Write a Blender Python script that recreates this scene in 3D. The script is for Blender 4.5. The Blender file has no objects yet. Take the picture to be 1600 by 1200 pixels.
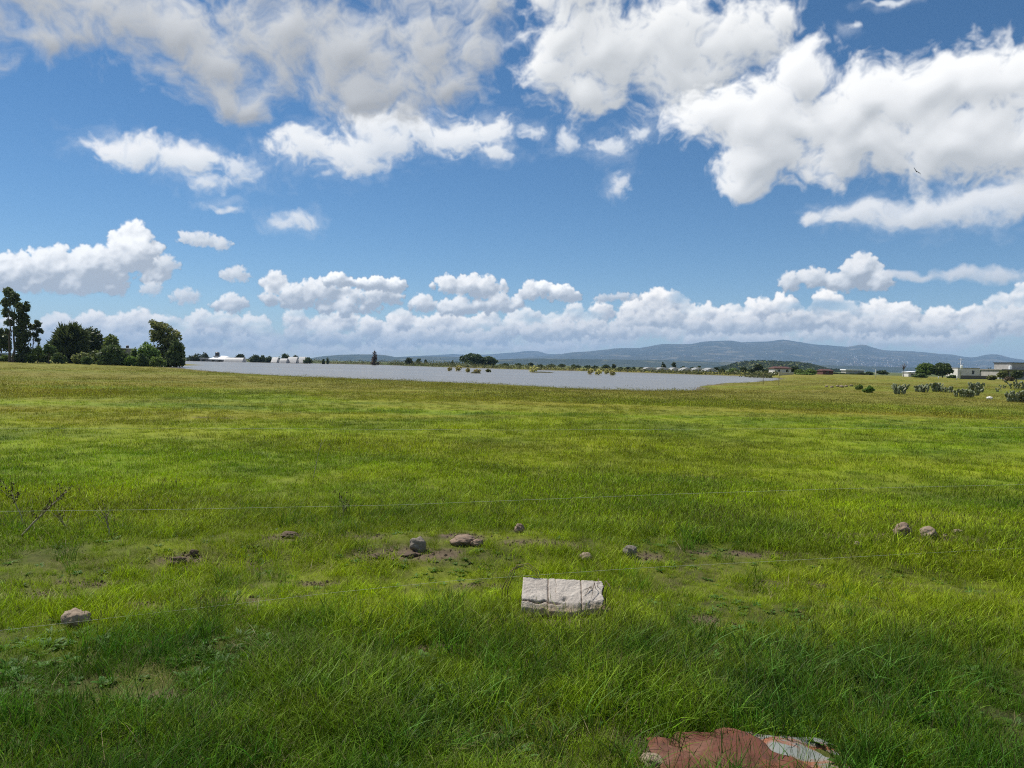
import bpy, bmesh, math, random
import numpy as np
from mathutils import Vector, Matrix, Euler
R = math.radians
scene = bpy.context.scene
col = scene.collection

# ============================ camera, sky, sun, exposure ============================
EYE = 1.70; FPX = 1186.0; PITCH = -1.497; ROLL = 1.2
cam_d = bpy.data.cameras.new('camera'); cam = bpy.data.objects.new('camera', cam_d); col.objects.link(cam)
cam_d.sensor_fit = 'HORIZONTAL'; cam_d.sensor_width = 36.0; cam_d.lens = 36.0*FPX/1600.0
cam_d.clip_start = .05; cam_d.clip_end = 60000
cam.matrix_world = Matrix.Translation((0, 0, EYE)) @ Matrix.Rotation(R(90+PITCH), 4, 'X') @ Matrix.Rotation(R(ROLL), 4, 'Z')
scene.camera = cam
SUN_EL, SUN_AZ = 57.0, -55.0          # azimuth from the view direction (+Y), negative = left
sd_ = bpy.data.lights.new('sun', 'SUN'); sun = bpy.data.objects.new('sun', sd_); col.objects.link(sun)
sd_.energy = 5.0; sd_.angle = R(.53); sd_.color = (1.0, .95, .87)
sv = Vector((math.sin(R(SUN_AZ))*math.cos(R(SUN_EL)), math.cos(R(SUN_AZ))*math.cos(R(SUN_EL)), math.sin(R(SUN_EL))))
sun.rotation_euler = (-sv).to_track_quat('-Z', 'Y').to_euler(); sun.location = (0, 0, 60)
scene.view_settings.view_transform = 'Standard'; scene.view_settings.look = 'None'
scene.view_settings.exposure = 0.25; scene.view_settings.gamma = 1.0
scene.cycles.max_bounces = 4; scene.cycles.diffuse_bounces = 2; scene.cycles.glossy_bounces = 2
scene.cycles.transmission_bounces = 3; scene.cycles.transparent_max_bounces = 4; scene.cycles.volume_bounces = 0
scene.cycles.use_adaptive_sampling = False
scene.cycles.filter_width = 1.1; scene.cycles.use_denoising = False
scene.cycles.caustics_reflective = False; scene.cycles.caustics_refractive = False
scene.cycles.sample_clamp_indirect = 4.0

# ---- cloud cover of the sky dome: computed in azimuth / elevation degrees ----
PXD = 16.0; AZ = 60.0; EL1 = 32.0
CLOUDS = {   # azimuth, elevation, half width, half height in degrees
    'deck': [(-36.0,20.4,3.75,2.7), (-32.1,21.7,5.45,3.3), (-32.1,19.0,2.05,1.0), (-27.8,21.5,5.6,3.05), (-23.9,20.8,5.2,2.65), (-21.4,19.2,2.9,2.35), (-19.3,17.3,1.9,1.4), (-21.2,17.7,2.5,1.6), (-16.8,21.8,7.4,4.25), (-11.8,21.5,7.3,4.4), (-9.9,19.2,5.55,2.5), (-11.8,18.3,3.2,1.45), (-6.2,22.4,4.7,3.85), (-3.1,21.9,2.35,1.65), (-5.2,19.7,2.85,1.65), (-19.0,26.7,20.65,3.5), (-41.5,19.8,6.7,3.4), (-2.5,24.9,2.85,2.35)],
    'midl': [(-28.3,13.6,1.85,0.75), (-26.0,13.5,2.9,1.2), (-23.6,13.1,2.2,1.15), (-22.2,13.9,1.2,0.85), (-40.1,11.1,3.35,1.4)],
    'midr': [(-15.3,15.0,3.35,1.4), (-12.6,14.6,3.45,1.55), (-10.3,15.6,3.25,1.3), (-7.5,16.6,3.8,1.3), (-4.2,16.4,3.6,1.4), (-1.8,16.9,1.65,1.1), (-1.3,15.4,1.7,0.8), (-9.9,17.1,3.25,1.25), (-15.8,16.0,1.3,0.75), (42.4,12.3,3.7,1.65)],
    'scrap': [(-20.1,13.1,2.1,1.15), (-21.8,11.8,1.65,0.6), (-21.1,10.4,1.9,0.4), (-15.9,9.9,1.9,0.9), (-17.0,9.6,1.1,0.55), (7.7,13.2,1.05,1.15), (7.0,15.9,1.9,0.95), (9.1,16.7,1.4,0.8), (3.9,16.3,1.2,1.1), (1.0,16.9,1.05,0.65), (23.3,22.4,0.8,0.35), (26.0,23.5,1.75,0.3), (-38.7,8.2,2.35,0.75), (39.8,8.8,2.25,0.9)],
    'tra': [(7.1,22.2,7.0,4.05), (3.3,23.0,3.35,2.75), (2.9,21.0,2.85,1.85), (5.7,19.3,3.3,2.1), (11.2,22.8,5.95,3.15), (15.8,22.5,4.85,2.7), (18.8,23.3,1.75,1.5), (12.7,20.3,4.1,2.45), (4.1,26.5,5.7,3.0)],
    'trb': [(15.0,17.7,4.45,2.3), (18.1,17.1,5.15,2.85), (22.3,16.7,4.95,2.8), (24.7,17.7,3.95,2.75), (28.1,17.7,4.1,2.85), (31.3,17.9,3.8,2.95), (34.0,17.9,3.3,2.9), (30.1,14.7,6.45,2.7), (24.4,14.5,5.95,2.0), (17.8,14.6,3.5,1.7), (16.9,13.4,2.0,0.85), (34.8,14.1,3.85,2.95), (38.2,15.0,4.4,4.2), (20.6,20.1,2.1,1.75)],
    'band': [(21.5,10.4,1.25,0.8), (24.1,10.6,2.4,0.9), (27.2,10.4,3.05,1.1), (30.2,10.6,2.9,1.2), (33.0,10.9,2.7,1.55), (36.2,11.0,3.75,1.85)],
    'left': [(-26.5,6.7,2.1,1.8), (-28.8,5.9,3.0,1.7), (-31.3,5.5,2.8,1.6), (-33.7,4.9,2.65,1.4), (-29.9,4.8,3.65,1.05), (-25.3,5.9,1.15,1.05), (-36.6,5.0,2.5,1.55), (-26.5,7.8,1.1,0.85)],
    'small': [(-22.5,8.1,1.75,0.7), (-21.1,7.9,0.9,0.4), (-20.0,5.9,1.3,0.65), (-23.3,4.2,1.15,0.65), (-24.5,6.4,0.85,0.45), (-25.5,4.6,0.8,0.55)],
    'heap': [(-16.3,4.5,2.65,1.15), (-20.4,3.8,1.5,0.7), (-13.8,5.0,2.7,1.1), (-10.1,4.9,2.35,1.15), (-12.5,3.9,3.2,0.65), (-17.4,5.5,1.3,0.65), (-3.3,5.7,2.15,0.95), (-5.0,5.8,1.35,0.7), (-2.1,5.7,1.9,0.95), (-4.0,4.2,2.85,0.7), (-6.8,4.3,1.2,0.65), (1.3,5.5,1.0,0.7), (-1.1,4.5,2.4,0.8)],
    'bright': [(-12.9,5.8,1.35,0.65), (-10.2,5.7,1.85,0.65), (-8.8,5.6,0.95,0.65), (3.5,5.3,1.85,0.8), (2.2,5.7,0.75,0.55)],
    'dull': [(8.2,5.1,1.65,0.4), (6.6,5.0,0.75,0.25)],
    'rmid': [(24.4,6.8,1.5,1.15), (23.5,6.1,2.05,0.65), (25.5,6.1,1.15,0.6), (24.4,7.3,0.9,0.6), (21.4,6.4,1.45,0.5), (19.9,6.2,0.45,0.2)],
    'rband': [(27.4,6.4,2.25,0.35), (30.3,6.4,2.15,0.45), (32.4,6.3,2.05,0.55), (35.4,6.1,2.55,0.55)],
    'bank': [(-41.7,1.2,1.5,0.9), (-40.4,1.7,1.6,0.75), (-38.2,1.1,0.85,0.75), (-36.8,1.8,0.6,0.8), (-35.3,1.2,1.25,0.75), (-33.3,1.5,1.35,0.45), (-30.9,1.7,2.0,0.7), (-30.2,1.5,0.7,0.8), (-28.9,2.0,1.5,0.7), (-27.0,1.9,2.15,1.05), (-26.1,2.3,0.8,0.5), (-24.6,1.8,1.6,1.1), (-22.3,2.4,1.15,0.5), (-20.9,2.3,2.35,0.9), (-19.1,2.2,1.75,0.7), (-16.0,2.7,0.9,0.75), (-14.5,2.2,1.25,0.5), (-12.4,2.9,2.6,0.5), (-10.7,2.3,1.9,0.95), (-8.4,2.9,1.3,1.15), (-5.4,2.8,0.95,0.95), (-3.8,2.5,1.9,0.75), (-1.9,3.0,1.35,0.95), (1.0,3.3,2.7,0.75), (3.1,3.0,1.9,0.5), (4.6,3.7,1.35,0.5), (6.5,3.8,1.3,0.75), (9.1,4.0,1.3,0.95), (11.5,4.6,1.85,1.15), (12.4,4.2,1.3,0.75), (14.0,3.6,1.3,1.15), (16.2,3.7,2.5,0.75), (18.1,4.1,1.75,0.95), (19.5,4.2,1.2,1.15), (22.7,4.5,0.8,0.9), (23.6,3.5,2.25,0.5), (25.5,4.0,1.1,0.7), (27.3,3.6,1.55,1.1), (29.4,3.4,1.45,0.8), (31.2,3.4,0.7,0.85), (32.6,4.1,0.7,1.0), (33.9,4.8,1.35,0.45), (35.5,4.4,1.8,1.0), (37.3,3.8,0.85,0.45), (39.2,3.8,1.15,0.4), (41.3,3.7,1.55,0.55), (-40.9,0.5,0.9,0.55), (-39.4,1.2,1.85,0.85), (-38.2,1.2,0.7,0.85), (-35.9,1.4,1.0,0.4), (-34.5,0.9,0.75,0.75), (-32.0,0.9,0.8,0.9), (-30.7,1.1,1.65,0.95), (-29.4,1.2,2.35,0.45), (-28.1,1.3,1.75,1.0), (-26.2,1.4,2.5,0.45), (-24.8,1.6,1.85,1.0), (-23.4,1.3,1.3,0.8), (-21.2,2.0,1.35,0.8), (-20.0,1.8,1.0,0.65), (-18.4,1.9,1.0,1.05), (-15.2,2.0,1.05,0.7), (-13.5,2.0,1.45,0.7), (-10.6,2.2,1.05,0.85), (-9.1,1.8,2.2,1.05), (-6.7,2.4,1.55,0.85), (-4.5,2.7,2.2,0.7), (-3.1,2.3,1.55,0.85), (-0.0,2.8,2.2,0.5), (1.3,2.6,1.55,0.85), (4.4,2.9,2.2,0.5), (5.8,3.0,1.1,0.85), (8.5,2.8,1.55,0.7), (10.0,3.6,1.05,0.5), (11.3,3.9,1.5,0.85), (13.6,3.4,1.5,1.05), (15.2,3.3,1.45,0.85), (17.2,3.4,2.8,1.0), (19.0,3.1,1.95,0.8), (20.6,3.5,1.95,0.65), (23.6,3.9,1.85,1.0), (24.9,3.4,1.25,0.45), (26.3,3.0,1.75,0.75), (28.7,3.1,2.4,0.65), (30.2,3.1,0.8,0.6), (31.9,3.5,1.1,0.4), (32.5,3.7,1.6,0.4), (34.2,4.4,0.75,0.55), (35.4,4.3,0.75,0.75), (37.3,3.4,1.4,0.55), (40.2,3.1,0.9,0.35), (42.0,3.4,0.85,0.8), (33.9,3.4,3.0,1.2), (22.3,4.7,1.15,0.7), (10.8,4.9,1.6,0.75), (9.9,4.4,2.35,0.85)],
    'bank2': [(-41.3,0.1,2.25,0.3), (-39.8,0.8,1.7,0.7), (-37.9,0.6,2.5,0.55), (-36.4,1.0,0.95,0.6), (-34.1,0.8,1.4,0.35), (-32.8,0.4,1.05,0.5), (-30.9,0.9,1.5,0.75), (-28.7,0.6,3.1,0.65), (-27.4,0.9,1.6,0.35), (-26.2,0.8,2.3,0.65), (-24.6,1.1,3.35,0.35), (-23.1,1.1,2.45,0.8), (-21.6,1.3,1.25,0.5), (-19.6,1.0,1.3,0.65), (-17.9,0.9,2.65,0.35), (-16.1,1.7,1.9,0.4), (-13.9,1.5,1.9,0.7), (-11.9,1.4,1.4,0.4), (-8.8,1.4,1.4,0.4), (-7.6,1.6,2.0,0.7), (-5.4,1.9,2.85,0.7), (-2.6,1.8,4.0,0.4), (-1.1,2.1,1.45,0.7), (1.8,2.3,2.0,0.9), (3.9,2.4,4.05,0.9), (6.1,2.6,4.0,0.9), (7.7,2.6,2.85,0.7), (9.8,3.4,2.8,0.75), (11.9,3.5,2.75,0.4), (13.6,3.0,1.4,0.6), (15.4,3.0,1.9,0.85), (17.4,3.0,1.3,0.85), (18.9,3.2,1.3,0.55), (20.5,3.4,2.5,0.7), (23.4,3.4,1.7,0.35), (24.4,2.8,1.2,0.55), (26.4,3.1,2.35,0.65), (28.4,2.8,2.25,0.5), (29.6,2.9,1.1,0.5), (31.6,2.7,1.05,0.6), (33.0,3.4,2.85,0.3), (34.4,3.7,2.75,0.75), (35.8,3.8,1.9,0.6), (37.5,3.4,0.9,0.3), (39.7,3.0,1.7,0.45), (41.8,3.1,1.6,0.7)],
    'bank3': [(-41.9,-0.5,1.5,0.35), (-40.1,0.0,1.6,0.2), (-39.1,-0.2,2.35,0.5), (-36.5,-0.1,3.5,0.35), (-35.7,-0.2,3.6,0.4), (-33.5,-0.3,1.9,0.55), (-32.1,-0.3,3.85,0.35), (-30.6,-0.2,1.4,0.25), (-28.8,-0.0,1.5,0.35), (-26.9,0.2,3.05,0.25), (-25.9,0.5,4.4,0.35), (-24.2,0.2,1.6,0.35), (-23.3,0.3,4.55,0.45), (-21.2,0.2,3.35,0.5), (-19.4,0.3,1.7,0.4), (-17.1,0.4,2.5,0.65), (-14.8,0.5,2.55,0.4), (-13.1,0.6,1.85,0.5), (-10.1,0.6,1.9,0.4), (-8.2,0.8,1.9,0.5), (-6.4,0.9,2.65,0.65), (-4.1,0.8,1.9,0.4), (-2.3,1.1,1.9,0.55), (0.4,1.0,3.85,0.3), (2.4,1.1,5.35,0.3), (3.9,1.3,2.7,0.45), (6.2,1.5,1.9,0.3), (7.8,2.4,3.8,0.7), (9.8,2.6,3.75,0.45), (11.9,2.2,1.85,0.3), (13.1,1.9,2.55,0.3), (16.4,2.1,3.55,0.5), (17.2,2.1,1.75,0.25), (19.0,2.1,4.8,0.5), (22.0,2.4,2.35,0.5), (23.2,2.3,4.55,0.4), (25.7,1.9,1.55,0.4), (26.8,2.0,4.3,0.45), (28.6,2.0,2.95,0.45), (30.6,2.1,2.85,0.45), (31.7,2.6,2.8,0.25), (33.5,3.0,2.65,0.35), (34.5,3.2,2.65,0.25), (36.8,2.7,1.25,0.3), (38.9,2.2,3.25,0.55), (40.9,2.5,3.1,0.4)],
    'fill': [(-41.5,-0.0,1.9,0.9), (-38.4,0.2,2.05,1.0), (-35.0,0.3,2.25,1.0), (-31.3,0.4,2.5,1.1), (-28.4,0.7,2.6,1.1), (-25.7,1.0,2.75,1.15), (-22.5,0.9,2.9,1.15), (-18.7,0.8,3.05,1.15), (-14.2,1.0,3.2,1.25), (-10.1,1.1,3.25,1.25), (-5.8,1.7,3.35,1.25), (-1.5,1.7,3.4,1.25), (3.3,1.8,3.4,1.25), (7.1,2.2,3.3,1.25), (10.9,3.0,3.25,1.2), (14.1,2.3,3.15,1.2), (18.1,2.5,3.05,1.2), (22.3,3.0,2.9,1.15), (25.6,2.5,2.7,1.15), (29.4,2.3,2.6,1.1), (32.2,3.0,2.4,1.05), (35.2,3.4,2.25,1.0), (39.5,2.5,2.0,1.0)],
}
def cloud_map():
    W = int(2*AZ*PXD); H1 = int(EL1*PXD); H2 = 116
    az = (np.arange(W, dtype=np.float32)+.5)/PXD - AZ
    el = np.concatenate([(np.arange(H1, dtype=np.float32)+.5)/PXD, EL1+(np.arange(H2, dtype=np.float32)+.5)/2.0])
    FA, FE = np.meshgrid(az, el)
    GR = {}
    def noise(x, y, seed):
        if seed not in GR:
            g = np.random.RandomState(seed).rand(256, 256).astype(np.float32)*2*np.pi
            GR[seed] = (np.cos(g).ravel(), np.sin(g).ravel())
        gx, gy = GR[seed]
        xf = np.floor(x); yf = np.floor(y)
        fx = x-xf; fy = y-yf
        xi = xf.astype(np.int32); yi = yf.astype(np.int32)
        x0 = xi & 255; x1 = (xi+1) & 255; y0 = (yi & 255) << 8; y1 = ((yi+1) & 255) << 8
        u = fx*fx*(3-2*fx); v = fy*fy*(3-2*fy)
        i = y0+x0; a = gx[i]*fx+gy[i]*fy
        i = y0+x1; b = gx[i]*(fx-1)+gy[i]*fy
        i = y1+x0; c = gx[i]*fx+gy[i]*(fy-1)
        i = y1+x1; d = gx[i]*(fx-1)+gy[i]*(fy-1)
        a = a+(b-a)*u; c = c+(d-c)*u
        return a+(c-a)*v
    def fbm(x, y, seed, octv, gain=.5, billow=False):
        s = np.zeros(x.shape, np.float32); amp = 1.0; tot = 0.0
        c_, s_ = 2.0*math.cos(.6), 2.0*math.sin(.6)
        for o in range(octv):
            n = noise(x, y, seed+o)
            if billow: n = .35-np.abs(n)*1.6
            s += amp*n; tot += amp; amp *= gain
            x, y = c_*x-s_*y+3.7, s_*x+c_*y+1.3
        return s/tot
    def sm(a, b, x):
        t = np.clip((x-a)/(b-a), 0, 1); return t*t*(3-2*t)
    def shift(f, da, de):
        i, j = int(round(de*PXD)), int(round(da*PXD))
        return np.pad(f, ((max(i, 0), max(-i, 0)), (max(j, 0), max(-j, 0))), mode='edge')[max(-i, 0):max(-i, 0)+f.shape[0], max(-j, 0):max(-j, 0)+f.shape[1]]
    def box(f, r):
        if r < 1: return f
        for ax in (0, 1):
            p = np.pad(f, [(r+1, r) if i == ax else (0, 0) for i in range(2)], mode='edge')
            c = np.cumsum(p, ax, dtype=np.float64); n = f.shape[ax]
            f = ((c.take(range(2*r+1, 2*r+1+n), ax)-c.take(range(0, n), ax))/(2*r+1)).astype(np.float32)
        return f
    def sample(f, r, c):
        r = np.clip(r, 0, f.shape[0]-1.001); c = np.clip(c, 0, f.shape[1]-1.001)
        r0 = r.astype(np.int32); c0 = c.astype(np.int32); fr = r-r0; fc = c-c0
        i = r0*f.shape[1]+c0; g = f.ravel(); n = f.shape[1]
        return (g[i]*(1-fc)+g[i+1]*fc)*(1-fr)+(g[i+n]*(1-fc)+g[i+n+1]*fc)*fr
    COL = np.zeros(FA.shape+(3,), np.float32); ALP = np.zeros(FA.shape, np.float32)
    def window(blobs, m):
        a0 = min(b[0]-b[2] for b in blobs)-m; a1 = max(b[0]+b[2] for b in blobs)+m
        e0 = min(b[1]-b[3] for b in blobs)-m; e1 = max(b[1]+b[3] for b in blobs)+m
        cs = slice(max(0, int((a0+AZ)*PXD)), min(W, int((a1+AZ)*PXD)+1))
        row = lambda e: e*PXD if e < EL1 else H1+(e-EL1)*2
        return slice(max(0, int(row(max(e0, 0)))), min(H1+H2, int(row(e1))+1)), cs
    def over(win, c, a):                       # nearer cloud over what is behind it
        COL[win] = c*a[..., None]+COL[win]*(1-a[..., None]); ALP[win] = a+ALP[win]*(1-a)
    def tone(v, lit, mid, dark):
        lit, mid, dark = (np.array(k, np.float32) for k in (lit, mid, dark)); v = v[..., None]
        return np.where(v < .5, dark+(mid-dark)*np.clip(v*2, 0, 1), mid+(lit-mid)*np.clip(v*2-1, 0, 1))
    # heaped clouds: thousands of overlapping puffs, lit from the upper left, edges torn by noise
    def puffs(blobs, n, rmin, rmax, seed, lit, mid, dark, warp=.25, edge=.45, fade=None, flat=.45, opac=1.0, base=.45, relief=1.0, wf=1.0, shade=0.0, con=1.35, vary=0.0):
        win = window(blobs, 1.5); A, E = FA[win], FE[win]
        rs = np.random.RandomState(seed); hh, ww = A.shape
        Z = np.full(A.shape, -9, np.float32); Q = np.zeros(A.shape, np.float32); HT = np.zeros(A.shape, np.float32); wt = np.array([b[2]*b[3] for b in blobs]); wt = wt/wt.sum()
        r_off, c_off = win[0].start, win[1].start
        for k in range(n):
            b = blobs[rs.choice(len(blobs), p=wt)]
            t = rs.rand()*2*math.pi; q = math.sqrt(rs.rand())*.86
            px, py = math.cos(t)*q, math.sin(t)*q
            if py < -flat: py = -flat*rs.rand()
            r = rmin*(rmax/rmin)**(rs.rand()**1.3)*(1.15-.75*q)
            if k < len(blobs): b = blobs[k]; px, py, q, r = 0, .15, 0, rmax*1.1
            a0, e0 = b[0]+px*b[2], b[1]+py*b[3]
            zc = math.sqrt(max(0, 1-q*q))*min(b[2], b[3])*.9+rs.rand()*.3*r
            i0 = max(0, int((e0-r)*PXD)-r_off); i1 = min(hh, int((e0+r)*PXD)-r_off+2)
            j0 = max(0, int((a0-r+AZ)*PXD)-c_off); j1 = min(ww, int((a0+r+AZ)*PXD)-c_off+2)
            if i1 <= i0 or j1 <= j0: continue
            s = (slice(i0, i1), slice(j0, j1))
            d2 = ((A[s]-a0)**2+(E[s]-e0)**2)/(r*r)
            h = np.sqrt(np.clip(1-d2, 0, 1)); z = zc+h*r
            m = (d2 < 1) & (z > Z[s])
            Z[s] = np.where(m, z, Z[s]); Q[s] = np.maximum(Q[s], np.clip(1-d2, 0, 1)*min(1, r/rmax*1.4+.25))
            HT[s] = np.where(m, py*.5+.5, HT[s])
        R_ = 1.0/rmax
        wx = fbm(A*R_*2.2*wf, E*R_*2.2*wf, seed+300, 6, .62); wy = fbm(A*R_*2.2*wf+31, E*R_*2.2*wf, seed+400, 6, .62)
        rr, cc = np.indices(A.shape, dtype=np.float32)
        rr += wy*warp*rmax*PXD*2; cc += wx*warp*rmax*PXD*2
        Zf = np.maximum(Z, -.2)
        Zb = box(Zf, 1)
        Z = sample(Zb, rr, cc); Q = sample(Q, rr, cc); HT = sample(box(HT, max(2, int(rmax*PXD*.35))), rr, cc)
        fb = fbm(A*R_*2.6*wf, E*R_*2.6*wf, seed+500, 6, .6)
        Z = Z+(fbm(A*R_*2.4, E*R_*2.8, seed+600, 6, .62, True)*.55+fbm(A*R_*.7, E*R_*.9, seed+650, 3)*.8)*rmax*sm(0, .3, Q)
        a = sm(.02, edge, Q+(fb*.95-.06)*sm(0, .25, Q))*opac
        lam = np.zeros_like(Z)
        for r, w in ((2, .30), (4, .38), (max(4, int(rmax*PXD*.35)), .28)):
            g = box(Z, r-1 if r > 1 else 0); s_ = r/PXD
            ge = (shift(g, 0, -s_)-shift(g, 0, s_))/(2*s_); ga = (shift(g, -s_, 0)-shift(g, s_, 0))/(2*s_)
            nz = 1/np.sqrt(1+ge*ge+ga*ga)
            lam += w*((-ge*.80+ga*.40+.42)*nz)
        # deeper between puffs = darker
        occ = np.clip((box(Z, max(3, int(rmax*PXD*.4)))-Z)/rmax, -.5, 1)
        v = .62*lam*relief+base*(HT-.5)*1.3+.22-.5*occ+fb*.10+shade
        v = np.clip((v-.5)*con+.5, 0, 1)
        if fade is not None: a = a*fade(E)
        if vary: a = a*(1-vary*sm(.0, .32, fbm(A*.16, E*.45, seed+700, 4)+.05))
        over(win, tone(v, lit, mid, dark), a)
    # torn sheets seen from below: noise thresholded round a layout
    def sheet(blobs, fs, seed, edge, amp, lit, mid, dark, k=6.0, thick=1.0, opac=1.0, sunstep=.4, ya=1.3, bias=0.0, bump=1.0, oct_=7, cap=.9, up=.30, own=.6):
        win = window(blobs, 3.0); A, E = FA[win], FE[win]
        wx = fbm(A*fs*.6, E*fs*.6, seed+100, 4); wy = fbm(A*fs*.6+9, E*fs*.6, seed+200, 4)
        ax, ex = A+wx*1.1/fs, E+wy*.9/fs
        s = np.full(A.shape, math.exp(-k), np.float32)
        for (a0, e0, ra, re, w) in blobs:
            s += np.exp(k*np.clip(w-np.sqrt(((ax-a0)/ra)**2+((ex-e0)/re)**2), -1.2, 1.2))
        d = np.log(s)/k+bias
        bl = fbm(ax*fs*1.1, ex*fs*1.1*ya, seed, oct_, .58, True); fb = fbm(ax*fs*1.9, ex*fs*1.9*ya, seed+50, oct_, .62)
        n = bl*.55+fb*1.1
        f = np.minimum(d, cap)+amp*n
        a = sm(.0, edge, f)*opac
        th = np.clip(f, 0, 1.6)
        sh = np.zeros_like(th); tb = box(th, 4); tm = box(th, 3)
        for i, w in ((1, 1.0), (3, 1.0), (6, .8), (10, .6)):
            sh += w*shift(tb, sunstep*.5*i, -sunstep*i)
        lam = np.zeros_like(th)
        for r, w in ((3, .4), (8, .9), (18, 1.0)):
            g = box(th, r); s_ = r*.8/PXD
            lam += w*((g-shift(g, 0, -s_))*.8+(g-shift(g, s_, 0))*.4)
        v = np.exp(-(sh*up+tm*own)*thick)*1.22+lam*1.0*bump+fb*.12*bump
        over(win, tone(np.clip(v, 0, 1), lit, mid, dark), a)
    C = {k: [b+(1.0,) for b in v] for k, v in CLOUDS.items()}
    Wt, Md = (1.0, 1.0, 1.0), (.72, .76, .81)
    low = lambda E: sm(-.5, 1.4, E)
    # far bank along the horizon, several rows deep
    sheet(C['fill'], .55, 21, .7, .5, (.86, .86, .87), (.70, .72, .75), (.54, .58, .64), opac=.92, sunstep=.12, thick=.8, ya=2.4)
    puffs(C['bank'], 2600, .12, .95, 11, (1.28, 1.23, 1.16), (.82, .83, .85), (.46, .50, .57), warp=.24, edge=.42, fade=low, base=.5, vary=.75)
    puffs(C['bank2'], 1500, .13, .8, 31, (1.0, .98, .96), (.66, .69, .73), (.42, .47, .54), warp=.3, edge=.5, fade=lambda E: low(E)*.9, base=.35)
    puffs(C['bank3'], 1200, .12, .5, 36, (.95, .94, .93), (.74, .75, .77), (.56, .59, .63), warp=.35, edge=.7, fade=lambda E: low(E)*.8, base=.3)
    # heaped clouds above the bank
    puffs(C['heap'], 800, .16, .80, 41, (1.15, 1.14, 1.12), (.76, .79, .83), (.44, .49, .56), warp=.26, edge=.45, base=.5)
    puffs(C['bright'], 300, .14, .6, 43, (1.3, 1.29, 1.26), Md, (.44, .49, .56), warp=.26, edge=.36, base=.5)
    puffs(C['dull'], 120, .10, .4, 45, (.8, .83, .87), (.62, .66, .71), (.48, .53, .6), warp=.4, edge=.7, opac=.9)
    puffs(C['rmid'], 300, .16, .8, 51, Wt, Md, (.40, .45, .52), warp=.28, edge=.45, base=.55)
    puffs(C['left'], 600, .22, 1.15, 61, (1.18, 1.18, 1.17), (.82, .85, .89), (.46, .51, .58), warp=.24, edge=.36, base=.55)
    puffs(C['small'], 240, .15, .6, 66, (.95, .96, .98), (.78, .82, .86), (.58, .63, .70), warp=.42, edge=.75, opac=.95)
    sheet(C['rband'], .8, 57, .8, .6, (.80, .82, .86), (.64, .68, .73), (.48, .53, .6), opac=.85, thick=.8, sunstep=.15)
    # thin torn scraps and broken clouds
    sheet(C['scrap'], .75, 71, .85, .95, (.90, .93, .97), (.78, .82, .87), (.6, .65, .72), opac=.85, sunstep=.15, bias=-.10)
    sheet(C['midl'], .52, 81, .75, 1.0, (.97, .98, 1), (.80, .84, .88), (.58, .63, .70), sunstep=.25, thick=.8)
    sheet(C['midr'], .50, 85, .70, 1.0, (.98, .99, 1), (.82, .85, .89), (.56, .61, .68), sunstep=.25, thick=.8)
    sheet(C['band'], .45, 91, .65, .75, (.86, .88, .91), (.68, .72, .77), (.45, .50, .57), sunstep=.2, thick=.9)
    veil = [(a, e, ra*1.7, re*1.7, w) for a, e, ra, re, w in C['midl']+C['midr']+C['scrap']+C['band']]
    sheet(veil, .45, 161, 1.6, 1.0, (.86, .90, .95), (.78, .83, .89), (.66, .72, .79), opac=.42, sunstep=.2, thick=.5, bias=-.12)
    # large clouds on the right, and the grey-bellied deck over the left seen from below
    sheet(C['tra'], .36, 101, .72, .92, (1.04, 1.04, 1.03), (.86, .875, .885), (.58, .605, .63), sunstep=.38, thick=1.35, up=.38, own=.38)
    sheet(C['trb'], .36, 111, .55, .84, (1.08, 1.08, 1.07), (.92, .93, .94), (.56, .585, .61), sunstep=.42, thick=1.3, up=.44, own=.24)
    sheet(C['deck'], .34, 121, .95, .88, (1.03, 1.05, 1.07), (.72, .74, .765), (.41, .43, .46), sunstep=.4, thick=1.5, cap=1.5, up=.26, own=.85, bump=.7)
    # the same broken cover goes on above and beyond the frame
    win = (slice(int(26*PXD), H1+H2), slice(0, W)); A, E = np.radians(FA[win]), FE[win]
    pr = np.cos(np.radians(E))/(np.sin(np.radians(E))+.30)*2.4
    hi = fbm(pr*np.sin(A), pr*np.cos(A), 141, 6, .55)*1.9-.02
    over(win, tone(np.clip(np.exp(-np.clip(hi, 0, 2)*1.7)+.1, 0, 1), (.98, .99, 1), (.80, .83, .86), (.45, .48, .53)), sm(.0, .3, hi)*sm(25.5, 31, E))
    return COL/np.maximum(ALP, 1e-3)[..., None], np.clip(ALP, 0, 1)
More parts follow.
